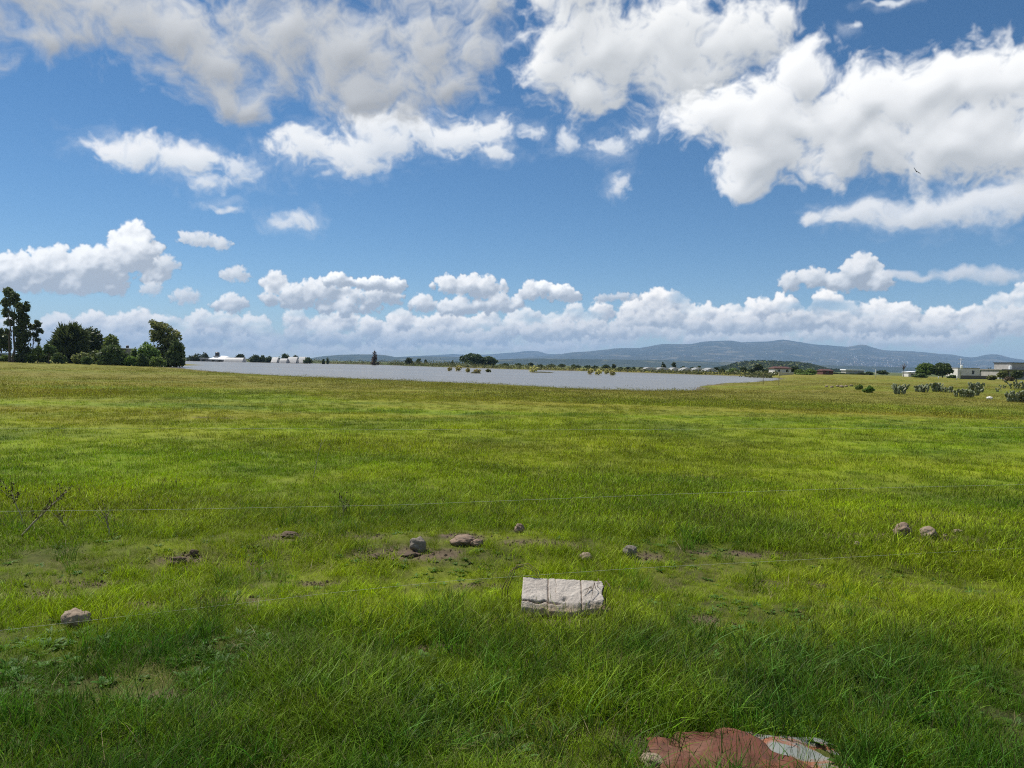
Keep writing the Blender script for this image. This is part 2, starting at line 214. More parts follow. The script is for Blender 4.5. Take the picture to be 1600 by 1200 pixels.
def build_world():
    c, a = cloud_map()
    h, w = a.shape
    img = bpy.data.images.new('cloud_cover', w, h, alpha=True, float_buffer=True)
    img.colorspace_settings.name = 'Non-Color'; img.alpha_mode = 'CHANNEL_PACKED'
    img.pixels.foreach_set(np.dstack([c, a]).astype(np.float32).ravel()); img.update(); img.pack()
    wd = bpy.data.worlds.new('World'); scene.world = wd; wd.use_nodes = True
    nt = wd.node_tree; nt.nodes.clear(); N = nt.nodes.new; L = nt.links.new
    def math_(op, a_, b_=None, c_=None):
        n = N('ShaderNodeMath'); n.operation = op
        for i, v in enumerate((a_, b_, c_)):
            if v is None: continue
            if isinstance(v, (int, float)): n.inputs[i].default_value = v
            else: L(v, n.inputs[i])
        return n.outputs[0]
    tc = N('ShaderNodeTexCoord'); sp = N('ShaderNodeSeparateXYZ'); L(tc.outputs['Generated'], sp.inputs[0])
    az = math_('MULTIPLY', math_('ARCTAN2', sp.outputs[0], sp.outputs[1]), 180/math.pi)
    el = math_('MULTIPLY', math_('ARCSINE', sp.outputs[2]), 180/math.pi)
    u = math_('DIVIDE', math_('PINGPONG', math_('ADD', az, AZ), 2*AZ), 2*AZ)
    row = math_('ADD', math_('MULTIPLY', math_('MINIMUM', math_('MAXIMUM', el, 0.0), EL1), PXD), math_('MULTIPLY', math_('MAXIMUM', math_('SUBTRACT', el, EL1), 0.0), 2.0))
    v = math_('DIVIDE', row, float(h))
    cv = N('ShaderNodeCombineXYZ'); L(u, cv.inputs[0]); L(v, cv.inputs[1])
    im = N('ShaderNodeTexImage'); im.image = img; im.interpolation = 'Cubic'; im.extension = 'EXTEND'; L(cv.outputs[0], im.inputs[0])
    sky = N('ShaderNodeTexSky'); sky.sky_type = 'NISHITA'; sky.sun_disc = False
    sky.sun_elevation = R(SUN_EL); sky.sun_rotation = R(SUN_AZ); sky.altitude = 2600; sky.air_density = 1.05; sky.dust_density = .1; sky.ozone_density = 2.6
    b1 = N('ShaderNodeBackground'); b1.inputs[1].default_value = SKY_STRENGTH; hs = N('ShaderNodeHueSaturation'); hs.inputs['Saturation'].default_value = 1.22; hs.inputs['Hue'].default_value = .497; L(sky.outputs[0], hs.inputs['Color']); L(hs.outputs[0], b1.inputs[0])
    b2 = N('ShaderNodeBackground'); b2.inputs[1].default_value = CLOUD_STRENGTH; L(im.outputs['Color'], b2.inputs[0])
    mx = N('ShaderNodeMixShader'); L(im.outputs['Alpha'], mx.inputs[0]); L(b1.outputs[0], mx.inputs[1]); L(b2.outputs[0], mx.inputs[2])
    out = N('ShaderNodeOutputWorld'); L(mx.outputs[0], out.inputs[0])
SKY_STRENGTH = .080; CLOUD_STRENGTH = .84
build_world()

# ============================ helpers ============================
def horizon_row(px):                     # image row of the horizon (1600 x 1200 layout) below a column
    return 569.0+(px-800)*math.tan(R(ROLL))
_CR = cam.matrix_world.to_3x3()
def ray(px, py):
    return (_CR @ Vector(((px-800)/FPX, (600-py)/FPX, -1.0))).normalized()
def ground_at(px, py, z=0.0):            # the place on level z seen at a pixel
    d = ray(px, py); t = (z-EYE)/d.z
    return (d.x*t, d.y*t)
def spot(px, depth):                     # ground position below a column of the picture, that many metres off
    d = ray(px, horizon_row(px)); return (d.x/d.y*depth, depth)
def height_at(px, py, depth):            # world height of a pixel at that depth
    d = ray(px, py); return EYE+d.z/d.y*depth
def m_per_px(depth): return depth/FPX

_G = {}
def pnoise(x, y, seed=0):
    if seed not in _G:
        g = np.random.RandomState(900+seed).rand(256, 256)*2*np.pi; _G[seed] = (np.cos(g), np.sin(g))
    gx, gy = _G[seed]; x = np.asarray(x, float); y = np.asarray(y, float)
    xf = np.floor(x); yf = np.floor(y); fx = x-xf; fy = y-yf; xi = xf.astype(int); yi = yf.astype(int)
    x0, x1, y0, y1 = xi & 255, (xi+1) & 255, yi & 255, (yi+1) & 255
    u = fx*fx*(3-2*fx); v = fy*fy*(3-2*fy)
    a = gx[y0, x0]*fx+gy[y0, x0]*fy; b = gx[y0, x1]*(fx-1)+gy[y0, x1]*fy
    c = gx[y1, x0]*fx+gy[y1, x0]*(fy-1); d = gx[y1, x1]*(fx-1)+gy[y1, x1]*(fy-1)
    a = a+(b-a)*u; c = c+(d-c)*u
    return a+(c-a)*v
def pfbm(x, y, seed=0, o=4, gain=.5):
    s = 0; amp = 1.0
    for i in range(o):
        s = s+amp*pnoise(x*2**i+i*5.3, y*2**i-i*2.1, seed+i); amp *= gain
    return s
def sstep(a, b, x):
    t = np.clip((np.asarray(x, float)-a)/(b-a), 0, 1); return t*t*(3-2*t)

def mesh_np(name, V, F, mats=(), midx=None, smooth=False, attrs=None):
    """mesh from numpy arrays: F = (n, k) faces of one size, or a list of such arrays"""
    me = bpy.data.meshes.new(name); V = np.asarray(V, np.float32)
    Fs = [np.asarray(f, np.int32) for f in (F if isinstance(F, list) else [F])]; Fs = [f for f in Fs if len(f)]
    loops = np.concatenate([f.ravel() for f in Fs]); sizes = np.concatenate([np.full(len(f), f.shape[1], np.int32) for f in Fs])
    me.vertices.add(len(V)); me.vertices.foreach_set('co', V.ravel())
    me.loops.add(len(loops)); me.loops.foreach_set('vertex_index', loops)
    me.polygons.add(len(sizes)); me.polygons.foreach_set('loop_start', np.concatenate([[0], np.cumsum(sizes)[:-1]]).astype(np.int32))
    for m in mats: me.materials.append(m)
    if midx is not None: me.polygons.foreach_set('material_index', np.asarray(midx, np.int32))
    me.polygons.foreach_set('use_smooth', np.full(len(sizes), bool(smooth)))
    for k, v in (attrs or {}).items():
        at = me.attributes.new(k, 'FLOAT', 'POINT'); at.data.foreach_set('value', np.asarray(v, np.float32))
    me.update(); me.validate()
    return me
def link(name, me, parent=None, loc=None, rot=None):
    o = bpy.data.objects.new(name, me); col.objects.link(o)
    if parent is not None: o.parent = parent
    if loc is not None: o.location = loc
    if rot is not None: o.rotation_euler = rot
    return o
def thing(name, loc, label, cat, group=None, rz=0.0):
    o = bpy.data.objects.new(name, None); col.objects.link(o); o.empty_display_size = .2
    o.location = loc; o.rotation_euler = (0, 0, rz); return tag(o, label, cat, group)
def tag(o, label=None, cat=None, group=None, kind=None):
    if label: o['label'] = label
    if cat: o['category'] = cat
    if group: o['group'] = group
    if kind: o['kind'] = kind
    return o
class MB:
    """collects boxes, prisms and tubes; build() links them as one mesh object"""
    def __init__(s): s.v = []; s.f = []; s.m = []
    def add(s, vs, fs, mi=0):
        n = len(s.v); s.v += [tuple(v) for v in vs]; s.f += [tuple(i+n for i in f) for f in fs]; s.m += [mi]*len(fs); return s
    def box(s, x0, x1, y0, y1, z0, z1, mi=0):
        vs = [(x0, y0, z0), (x1, y0, z0), (x1, y1, z0), (x0, y1, z0), (x0, y0, z1), (x1, y0, z1), (x1, y1, z1), (x0, y1, z1)]
        return s.add(vs, [(0, 3, 2, 1), (4, 5, 6, 7), (0, 1, 5, 4), (1, 2, 6, 5), (2, 3, 7, 6), (3, 0, 4, 7)], mi)
    def tube(s, pts, rad, k=6, mi=0, cap=True):
        pts = [Vector(p) for p in pts]; rad = rad if isinstance(rad, (list, tuple)) else [rad]*len(pts)
        rings = []; up = Vector((.31, .17, .93))
        for i, p in enumerate(pts):
            t = (pts[min(i+1, len(pts)-1)]-pts[max(i-1, 0)]).normalized()
            a = t.cross(up)
            if a.length < .1: a = t.cross(Vector((1, 0, 0)))
            a.normalize(); b = t.cross(a)
            rings.append([p+(a*math.cos(2*math.pi*j/k)+b*math.sin(2*math.pi*j/k))*rad[i] for j in range(k)])
        fs = [(i*k+j, i*k+(j+1) % k, (i+1)*k+(j+1) % k, (i+1)*k+j) for i in range(len(pts)-1) for j in range(k)]
        if cap: fs += [tuple(range(k)), tuple(range((len(pts)-1)*k+k-1, (len(pts)-1)*k-1, -1))]
        return s.add([v for r in rings for v in r], fs, mi)
    def build(s, name, mats, parent=None, smooth=False, loc=None, rot=None):
        me = bpy.data.meshes.new(name); me.from_pydata(s.v, [], s.f)
        for m in (mats if isinstance(mats, (list, tuple)) else [mats]): me.materials.append(m)
        me.polygons.foreach_set('material_index', s.m)
        if smooth: me.polygons.foreach_set('use_smooth', [True]*len(s.f))
        bm = bmesh.new(); bm.from_mesh(me); bmesh.ops.recalc_face_normals(bm, faces=bm.faces); bm.to_mesh(me); bm.free()
        return link(name, me, parent, loc, rot)

# ============================ materials ============================
class NT:
    def __init__(s, nt): s.nt = nt
    def n(s, t, **k):
        x = s.nt.nodes.new(t)
        for a, b in k.items(): setattr(x, a, b)
        return x
    def set(s, sock, v):
        if isinstance(v, bpy.types.NodeSocket): s.nt.links.new(v, sock)
        elif v is not None: sock.default_value = v if not (isinstance(v, (tuple, list)) and len(v) == 3 and sock.type == 'RGBA') else (*v, 1)
    def math(s, op, a, b=None, c=None, clamp=False):
        x = s.n('ShaderNodeMath', operation=op, use_clamp=clamp)
        for i, v in enumerate((a, b, c)): s.set(x.inputs[i], v)
        return x.outputs[0]
    def mix(s, f, a, b, mode='MIX'):
        x = s.n('ShaderNodeMix', data_type='RGBA', blend_type=mode); s.set(x.inputs[0], f); s.set(x.inputs[6], a); s.set(x.inputs[7], b); return x.outputs[2]
    def mapr(s, v, a, b, c=0.0, d=1.0, t='LINEAR'):
        x = s.n('ShaderNodeMapRange', interpolation_type=t); s.set(x.inputs[0], v)
        for i, q in enumerate((a, b, c, d)): s.set(x.inputs[1+i], q)
        return x.outputs[0]
    def noise(s, vec, scale, detail=4, rough=.55, dist=0.0):
        x = s.n('ShaderNodeTexNoise'); s.set(x.inputs['Vector'], vec); s.set(x.inputs['Scale'], scale); s.set(x.inputs['Detail'], detail); s.set(x.inputs['Roughness'], rough); s.set(x.inputs['Distortion'], dist)
        return x.outputs['Fac']
    def scalev(s, vec, k):
        x = s.n('ShaderNodeVectorMath', operation='MULTIPLY'); s.set(x.inputs[0], vec); s.set(x.inputs[1], k); return x.outputs[0]
    def pos(s): return s.n('ShaderNodeNewGeometry').outputs['Position']
    def obj(s): return s.n('ShaderNodeTexCoord').outputs['Object']
    def attr(s, name, t='GEOMETRY'):
        return s.n('ShaderNodeAttribute', attribute_name=name, attribute_type=t)
def material(name):
    m = bpy.data.materials.new(name); m.use_nodes = True; m.node_tree.nodes.clear(); return m, NT(m.node_tree)
def surface(t, sh):
    o = t.n('ShaderNodeOutputMaterial'); t.nt.links.new(sh, o.inputs['Surface'])
def principled(t, color, rough=.8, spec=.3, bump=None, strength=.3, dist=.02, **k):
    p = t.n('ShaderNodeBsdfPrincipled'); t.set(p.inputs['Base Color'], color); t.set(p.inputs['Roughness'], rough); t.set(p.inputs['Specular IOR Level'], spec)
    for a, b in k.items(): t.set(p.inputs[a.replace('_', ' ')], b)
    if bump is not None:
        b = t.n('ShaderNodeBump'); t.set(b.inputs['Height'], bump); t.set(b.inputs['Strength'], strength); t.set(b.inputs['Distance'], dist); t.nt.links.new(b.outputs[0], p.inputs['Normal'])
    return p.outputs[0]
def simple(name, c, c2=None, scale=3.0, rough=.8, spec=.25, bump=.25, dist=.02, detail=6):
    m, t = material(name); n = t.noise(t.obj(), scale, detail, .6)
    c2 = c2 or tuple(k*.7 for k in c)
    surface(t, principled(t, t.mix(t.mapr(n, .32, .68), c, c2), rough, spec, n, bump, dist)); return m
def leafmat(name, c, c2, c3=None, trans=.35, scale=1.2, rough=.55):
    m, t = material(name); oi = t.n('ShaderNodeObjectInfo')
    n = t.noise(t.pos(), scale, 3, .6)
    k = t.mix(t.mapr(n, .35, .65), c, c2)
    if c3: k = t.mix(t.mapr(t.noise(t.pos(), scale*5, 2), .55, .75), k, c3)
    hs = t.n('ShaderNodeHueSaturation'); t.set(hs.inputs['Color'], k); t.set(hs.inputs['Value'], t.mapr(oi.outputs['Random'], 0, 1, .8, 1.2)); t.set(hs.inputs['Hue'], t.mapr(oi.outputs['Random'], 0, 1, .49, .515))
    p = principled(t, hs.outputs[0], rough, .2); tr = t.n('ShaderNodeBsdfTranslucent'); t.set(tr.inputs[0], hs.outputs[0])
    mx = t.n('ShaderNodeMixShader'); t.set(mx.inputs[0], trans); t.nt.links.new(p, mx.inputs[1]); t.nt.links.new(tr.outputs[0], mx.inputs[2])
    surface(t, mx.outputs[0]); return m

# colour of the meadow by place: lush by the fence, yellower further out, browner with seed heads towards the lake
tint = bpy.data.node_groups.new('meadow_tint', 'ShaderNodeTree')
tint.interface.new_socket('Color', in_out='OUTPUT', socket_type='NodeSocketColor')
tint.interface.new_socket('Brown', in_out='OUTPUT', socket_type='NodeSocketFloat')
def _tint():
    t = NT(tint); go = t.n('NodeGroupOutput'); p = t.pos()
    sp = t.n('ShaderNodeSeparateXYZ'); t.set(sp.inputs[0], p)
    flat = t.scalev(p, (1, 1, 0))
    ln = t.n('ShaderNodeVectorMath', operation='LENGTH'); t.set(ln.inputs[0], flat); r = ln.outputs['Value']
    n1 = t.noise(flat, .35, 5, .6, .4); n2 = t.noise(t.scalev(p, (.35, 1, 0)), .09, 5, .6, .5); n3 = t.noise(t.scalev(p, (.25, 1, 0)), .028, 4, .55, .3); n4 = t.noise(flat, 2.2, 3, .6)
    cr = t.n('ShaderNodeValToRGB'); t.set(cr.inputs[0], t.mapr(t.math('ADD', r, t.math('MULTIPLY', t.math('SUBTRACT', n1, .5), 2.0)), 0, 20)); el = cr.color_ramp.elements
    for i_, (q_, v_) in enumerate(((.0, .12), (.225, .16), (.275, 1.0), (.335, 1.0), (.375, .40), (.415, .42), (.49, .62), (.8, .56), (1.0, .50))):
        e_ = el[i_] if i_ < 2 else el.new(q_); e_.position = q_; e_.color = (v_, v_, v_, 1)
    mid = cr.outputs[0]; far = t.mapr(r, 13, 55, 0, 1, 'SMOOTHSTEP')
    f1 = t.math('ADD', t.math('MULTIPLY', t.math('SUBTRACT', n1, .5), 2.6), t.math('ADD', t.math('MULTIPLY', mid, .80), .04), clamp=True)
    f1 = t.math('ADD', f1, t.math('MULTIPLY', t.math('SUBTRACT', n4, .5), .7), clamp=True)
    c = t.mix(f1, TINT[0], TINT[1])
    f2 = t.math('MULTIPLY', t.mapr(n2, .44, .60), t.mapr(r, 6, 30, .35, 1.0))
    c = t.mix(t.math('MULTIPLY', f2, .85), c, TINT[2])
    f3 = t.math('MULTIPLY', t.math('ADD', t.mapr(n3, .36, .60), t.mapr(r, 30, 110, .1, .45)), far, clamp=True)
    c = t.mix(t.math('MULTIPLY', f3, .78), c, TINT[3])
    t.nt.links.new(c, go.inputs[0]); t.nt.links.new(t.math('MAXIMUM', t.math('MULTIPLY', f2, .6), f3), go.inputs[1])
TINT = ((.047, .124, .004), (.262, .350, .004), (.250, .215, .018), (.195, .165, .034))
_tint()
def grassmat(name, gain=1.0, trans=.38, head=None, hue=None):
    m, t = material(name); g = t.n('ShaderNodeGroup'); g.node_tree = tint; oi = t.n('ShaderNodeObjectInfo')
    tip = t.attr('tip').outputs['Fac']
    c = t.mix(t.mapr(tip, .45, 1.0, 0, .22), g.outputs[0], (.25, .27, .02)) if head is None else t.mix(.55, g.outputs[0], head)
    bl = t.attr('shade').outputs['Fac']
    hs = t.n('ShaderNodeHueSaturation'); t.set(hs.inputs['Color'], c if hue is None else t.mix(.6, c, hue))
    t.set(hs.inputs['Value'], t.math('MULTIPLY', t.mapr(oi.outputs['Random'], 0, 1, .50*gain, 1.42*gain), t.mapr(bl, 0, 1, .55, 1.60)))
    t.set(hs.inputs['Hue'], t.mapr(bl, 0, 1, .488, .515))
    p = principled(t, hs.outputs[0], .55, .16); tr = t.n('ShaderNodeBsdfTranslucent'); t.set(tr.inputs[0], hs.outputs[0])
    mx = t.n('ShaderNodeMixShader'); t.set(mx.inputs[0], trans); t.nt.links.new(p, mx.inputs[1]); t.nt.links.new(tr.outputs[0], mx.inputs[2])
    surface(t, mx.outputs[0]); return m

# ============================ land and water ============================
WATER_Z = -.30
SHORE = [(254, 573.4), (280, 575), (306, 577.6), (350, 581.6), (460, 588), (560, 592), (650, 595.6), (760, 599.5), (878, 605.6), (920, 608.4), (996, 610.4), (1040, 611), (1080, 610), (1087, 606), (1092, 603.4), (1112, 600.3), (1134, 598.2), (1171, 597.2), (1194, 595), (1217, 592.8),
         (1216, 591), (1192, 589.2), (1145, 587.2), (1080, 585.2), (1000, 582.4), (900, 579.7), (840, 578.2), (760, 575.7), (700, 573.9), (600, 570.4), (450, 566.9), (340, 564.7), (286, 563.9),
         (282, 565.6), (290, 568.8), (322, 570.4), (292, 571.4), (256, 572.4)]
LAKE = np.array([ground_at(x, y, WATER_Z) for x, y in SHORE])
def lake_sd(x, y):                        # signed distance to the shoreline, negative over water
    x = np.asarray(x, float); y = np.asarray(y, float)
    d = np.full(x.shape, 1e9); ins = np.zeros(x.shape, bool); n = len(LAKE)
    for i in range(n):
        ax, ay = LAKE[i]; bx, by = LAKE[(i+1) % n]; ex, ey = bx-ax, by-ay
        t = np.clip(((x-ax)*ex+(y-ay)*ey)/(ex*ex+ey*ey), 0, 1)
        d = np.minimum(d, np.hypot(x-ax-t*ex, y-ay-t*ey))
        c = ((ay > y) != (by > y)) & (x < ex*(y-ay)/(ey if abs(ey) > 1e-9 else 1e-9)+ax); ins ^= c
    d = d+pfbm(x*.12, y*.12, 40, 3)*1.2
    return np.where(ins, -d, d)
# bare earth: place in the picture, half size in metres
SOIL = [(350, 936, .24, .10), (640, 872, .36, .13), (590, 874, .22, .10), (725, 852, .28, .12), (450, 850, .25, .12), (285, 877, .20, .10), (60, 918, .35, .12), (1105, 968, .16, .09), (1480, 852, .30, .14), (870, 968, .34, .12), (930, 950, .12, .2), (220, 940, .16, .08), (560, 850, .22, .08), (1010, 872, .12, .1), (1090, 745, .25, .12), (340, 652, .6, .25), (1320, 846, .5, .16), (1040, 1165, .2, .16)]
SOIL += [(150, 900, .3, .05), (760, 905, .25, .05), (500, 905, .25, .05), (1250, 905, .3, .06), (1180, 868, .4, .06), (840, 862, .3, .06), (1000, 915, .2, .05), (330, 880, .3, .06), (1400, 905, .2, .05), (690, 1010, .16, .06), (240, 1085, .16, .06), (1500, 985, .2, .06)]
SOIL = [ground_at(x, y)+(a*1.15, b*1.15) for x, y, a, b in SOIL]
def soil_amount(x, y):
    x = np.asarray(x, float); y = np.asarray(y, float); s = np.zeros(x.shape); n = pfbm(x*4, y*4, 60, 3)
    for (a, b, rx, ry) in SOIL:
        s = np.maximum(s, 1.25-np.sqrt(((x-a)/rx)**2+((y-b)/ry)**2)+n*.8)
    return np.clip(s*1.6, 0, 1)
def land_z(x, y):
    x = np.asarray(x, float); y = np.asarray(y, float); r = np.hypot(x, y)
    s = lake_sd(x, y)
    z = pfbm(x*.05, y*.05, 10, 3)*.10*sstep(5, 40, r)+pfbm(x*.35, y*.35, 14, 3)*.055+pfbm(x*1.7, y*1.7, 18, 3)*.035*(1-sstep(12, 40, r))
    z = z+.07*np.exp(-((y-.10*x-7.1)/.55)**2)*(1-sstep(20, 40, r))-.05*np.exp(-((y-.10*x-5.9)/.5)**2)*(1-sstep(20, 40, r))
    far_bank = sstep(150, 230, y+x*.35)
    out = WATER_Z+(z*.6+.30+far_bank*.55)*sstep(-.5, 20-far_bank*12, s)
    out = np.where(s < 0, WATER_Z-1.0*sstep(0, 8, -s)-.002, out)
    k = sstep(0, 25, s)
    return out*(1-k)+(z+far_bank*.55*(1-sstep(60, 140, s)))*k
def lz(x, y): return float(land_z(np.array([x]), np.array([y]))[0])

def ground_material():
    m, t = material('meadow_ground'); g = t.n('ShaderNodeGroup'); g.node_tree = tint; p = t.pos()
    ln = t.n('ShaderNodeVectorMath', operation='LENGTH'); t.set(ln.inputs[0], p); r = ln.outputs['Value']
    n = t.noise(p, 14, 6, .7); n2 = t.noise(p, 2.2, 4, .6); n3 = t.noise(t.scalev(p, (1, .4, 0)), .03, 5, .6); n5 = t.noise(p, .9, 5, .7)
    earth = t.mix(t.mapr(n, .3, .7), (.060, .042, .028), (.155, .115, .080))
    shaded_litter = t.mix(t.mapr(n, .35, .65), (.022, .025, .010), (.070, .062, .026))  # dead litter, its colour darkened so gaps between blades read as shade
    near = t.mix(t.math('MULTIPLY', t.mapr(n2, .3, .7), t.mapr(r, 4.3, 5.4, .2, .45)), shaded_litter, g.outputs[0])
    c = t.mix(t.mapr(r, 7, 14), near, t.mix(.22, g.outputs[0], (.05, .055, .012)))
    c = t.mix(t.math('MULTIPLY', t.mapr(n5, .45, .75), .35), c, (.13, .14, .010))
    plain = t.mix(t.mapr(n3, .42, .58), (.05, .085, .02), (.115, .11, .045))
    c = t.mix(t.mapr(r, 260, 420), c, plain)
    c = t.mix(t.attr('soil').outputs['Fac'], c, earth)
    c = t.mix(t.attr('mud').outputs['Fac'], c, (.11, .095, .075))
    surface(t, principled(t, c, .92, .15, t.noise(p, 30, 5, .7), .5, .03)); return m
def build_ground():
    th = np.concatenate([np.linspace(-46, 46, 400), np.linspace(46, 314, 70)[1:-1]]); th = np.radians(th)
    rr = [.35]
    while rr[-1] < 16500: rr.append(rr[-1]*(1.0165 if rr[-1] < 480 else 1.06))
    rr = np.array(rr); T, Q = np.meshgrid(th, rr); X = Q*np.sin(T); Y = Q*np.cos(T)
    Z = land_z(X, Y); nr, nt_ = T.shape
    V = np.dstack([X, Y, Z]).reshape(-1, 3)
    i = np.arange(nr-1)[:, None]*nt_; j = np.arange(nt_)[None, :]; j2 = (j+1) % nt_
    F = np.stack([i+j, i+nt_+j, i+nt_+j2, i+j2], -1).reshape(-1, 4)[:, ::-1]
    V = np.vstack([V, [[0, 0, float(Z[0].mean())]]]); c = len(V)-1
    F2 = np.stack([np.full(nt_, c), np.arange(nt_), (np.arange(nt_)+1) % nt_], -1)[:, ::-1]
    soil = np.append(soil_amount(X, Y).ravel(), 0); s = lake_sd(X, Y)
    mud = np.append((1-sstep(.2, 1.8, s)).ravel(), 0)
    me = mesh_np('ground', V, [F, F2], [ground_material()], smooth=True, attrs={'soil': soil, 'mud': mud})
    tag(link('ground', me), 'green meadow ground reaching to the far horizon', None, kind='structure')
build_ground()
def build_lake():
    m, t = material('lake_water'); p = t.pos()
    w = t.math('ADD', t.noise(t.scalev(p, (1, 1.6, 0)), .9, 5, .65), t.math('MULTIPLY', t.noise(t.scalev(p, (.5, 1, 0)), .12, 3, .5), 1.0))
    pat = t.mapr(t.noise(t.scalev(p, (.25, 1, 0)), .035, 4, .55), .35, .65)
    surface(t, principled(t, t.mix(pat, (.185, .168, .140), (.175, .160, .135)), t.mapr(pat, 0, 1, .26, .32), .5, w, .10, .05, IOR=1.33))
    bm = bmesh.new(); bx = LAKE[:, 0]; by = LAKE[:, 1]
    V = [(bx.min()-25, by.min()-14), (bx.max()+25, by.min()-14), (bx.max()+25, by.max()+9), (bx.min()-25, by.max()+9)]
    # water fills the basin: a sheet that ends under the banks, following the shoreline a little way out
    P = [Vector((a, b)) for a, b in LAKE]; n = len(P); out = []
    area = sum(P[i].x*P[(i+1) % n].y-P[(i+1) % n].x*P[i].y for i in range(n)); sg = -1 if area > 0 else 1
    for i in range(n):
        e1 = (P[i]-P[i-1]).normalized(); e2 = (P[(i+1) % n]-P[i]).normalized()
        nrm = Vector((-(e1.y+e2.y), e1.x+e2.x)); nrm = nrm.normalized() if nrm.length > .3 else Vector((0, 0))
        out.append(P[i]+nrm*sg*1.6)
    vs = [bm.verts.new((q.x, q.y, WATER_Z)) for q in out]
    f = bm.faces.new(vs); f.normal_update()
    if f.normal.z < 0: f.normal_flip()
    bmesh.ops.triangulate(bm, faces=bm.faces)
    me = bpy.data.meshes.new('lake'); bm.to_mesh(me); bm.free(); me.materials.append(m)
    tag(link('lake', me), 'still grey muddy lake across the middle distance', None, kind='structure')
build_lake()

# ---- distant hills: crest lines from the picture, at their own distances ----
def hill_material(name, a, b, c, scale):
    m, t = material(name); p = t.pos()
    n = t.noise(p, scale, 6, .6); f = t.noise(t.scalev(p, (1, 1, 2.5)), scale*3.5, 4, .6, .6)
    k = t.mix(t.mapr(n, .4, .6), a, b); k = t.mix(t.mapr(f, .55, .64), k, c)
    surface(t, principled(t, k, .95, .05)); return m
def ridge(name, label, crest, dist, depth_front, depth_back, mat, rough=.12, seed=0, nu=260, nv=40):
    xs = np.array([c[0] for c in crest], float); ys = np.array([c[1] for c in crest], float)
    px = np.linspace(xs[0], xs[-1], nu); py = np.interp(px, xs, ys)
    py = np.convolve(np.pad(py, 2, mode='edge'), np.ones(5)/5, 'valid')
    az = np.array([math.atan2(*[spot(x, 1.0)[k] for k in (0, 1)]) for x in px])
    hc = np.array([height_at(x, y, dist) for x, y in zip(px, py)])
    env = sstep(0, .02, np.linspace(0, 1, nu))*sstep(0, .02, np.linspace(1, 0, nu))
    hc = np.maximum(hc, 4)*env
    t = np.linspace(-1, 1, nv); V = np.zeros((nv, nu, 3))
    for k, tk in enumerate(t):
        d = dist+(tk*depth_front if tk < 0 else tk*depth_back)
        x = np.tan(az)*d; sh = (1-abs(tk))**1.35
        sp = pfbm(x/(dist*.022), np.full(nu, d/(dist*.09)), 70+seed, 4)
        z = hc*sh*(1+rough*2.2*sp*(1-sh)*1.6)+hc*rough*.35*pfbm(x/(dist*.008), np.full(nu, d/(dist*.02)), 80+seed, 3)*(1-sh)*sh*4
        V[k] = np.stack([x, np.full(nu, d), np.where(abs(tk) > .999, -3, np.maximum(z, -1)-2*(1-sh)**8)], -1)
    i = np.arange(nv-1)[:, None]*nu; j = np.arange(nu-1)[None, :]
    F = np.stack([i+j, i+j+1, i+nu+j+1, i+nu+j], -1).reshape(-1, 4)
    o = link(name, mesh_np(name, V.reshape(-1, 3), F, [mat], smooth=True)); tag(o, label, None, kind='structure')
    return o
HM = hill_material('mountain_slopes', (.018, .028, .020), (.038, .042, .028), (.11, .10, .07), .0011)
HM2 = hill_material('low_hill_slopes', (.018, .030, .018), (.032, .042, .024), (.09, .09, .05), .002)
ridge('mountain_range', 'long blue mountain range rising behind the lake on the right', [(760, 562), (800, 560), (870, 554), (890, 550.5), (925, 548), (960, 543.7), (985, 543), (997, 544), (1015, 540), (1035, 536.5), (1080, 537), (1092, 533.5), (1110, 532), (1143, 531), (1156, 534), (1190, 533), (1205, 532), (1215, 530), (1228, 529.5), (1240, 532), (1262, 536), (1280, 538), (1325, 541), (1333, 539.5), (1341, 537), (1350, 537.5), (1365, 543), (1380, 546.5), (1440, 549), (1475, 553), (1487, 553), (1505, 557), (1522, 558), (1536, 554), (1550, 552.3), (1561, 553.5), (1580, 559), (1610, 563), (1700, 560), (1850, 566), (1950, 585)], 10500, 4600, 2200, HM, seed=0, nu=420, nv=46)
ridge('distant_ridge', 'pale far ridge above the lake beside the big round tree', [(560, 562), (640, 556), (690, 553.5), (707, 552), (735, 554), (760, 553), (800, 550), (825, 547), (841, 547.3), (857, 552.5), (880, 552), (930, 556), (1000, 566)], 13200, 1200, 1500, HM, seed=3, nu=200, nv=24)
ridge('near_blue_hill', 'low blue hill behind the lone conifer across the lake', [(470, 562), (500, 556.8), (530, 553.8), (560, 553.2), (585, 552.8), (605, 554.8), (618, 557.8), (640, 557.5), (665, 556.2), (700, 556.5), (740, 559), (800, 563), (850, 569)], 6900, 1300, 1100, HM2, seed=5, nu=180, nv=24)
ridge('foothill', 'dark blue foothill strip below the mountain range across the lake', [(700, 568), (760, 562), (820, 559.5), (880, 560), (960, 561), (1040, 562), (1130, 565), (1250, 569), (1400, 573), (1600, 577), (1800, 583)], 4600, 500, 600, HM2, seed=7, nu=240, nv=20)
GH = hill_material('scrub_hill', (.055, .085, .022), (.095, .10, .035), (.15, .12, .06), .03)
ridge('green_hill', 'low green scrub-covered hill in front of the mountains at right', [(1118, 577), (1135, 572), (1150, 566.5), (1170, 563.8), (1185, 563.2), (1205, 563.5), (1225, 565), (1250, 565.8), (1268, 569), (1285, 574), (1300, 579.5), (1315, 581)], 1250, 160, 200, GH, rough=.06, seed=9, nu=120, nv=30)
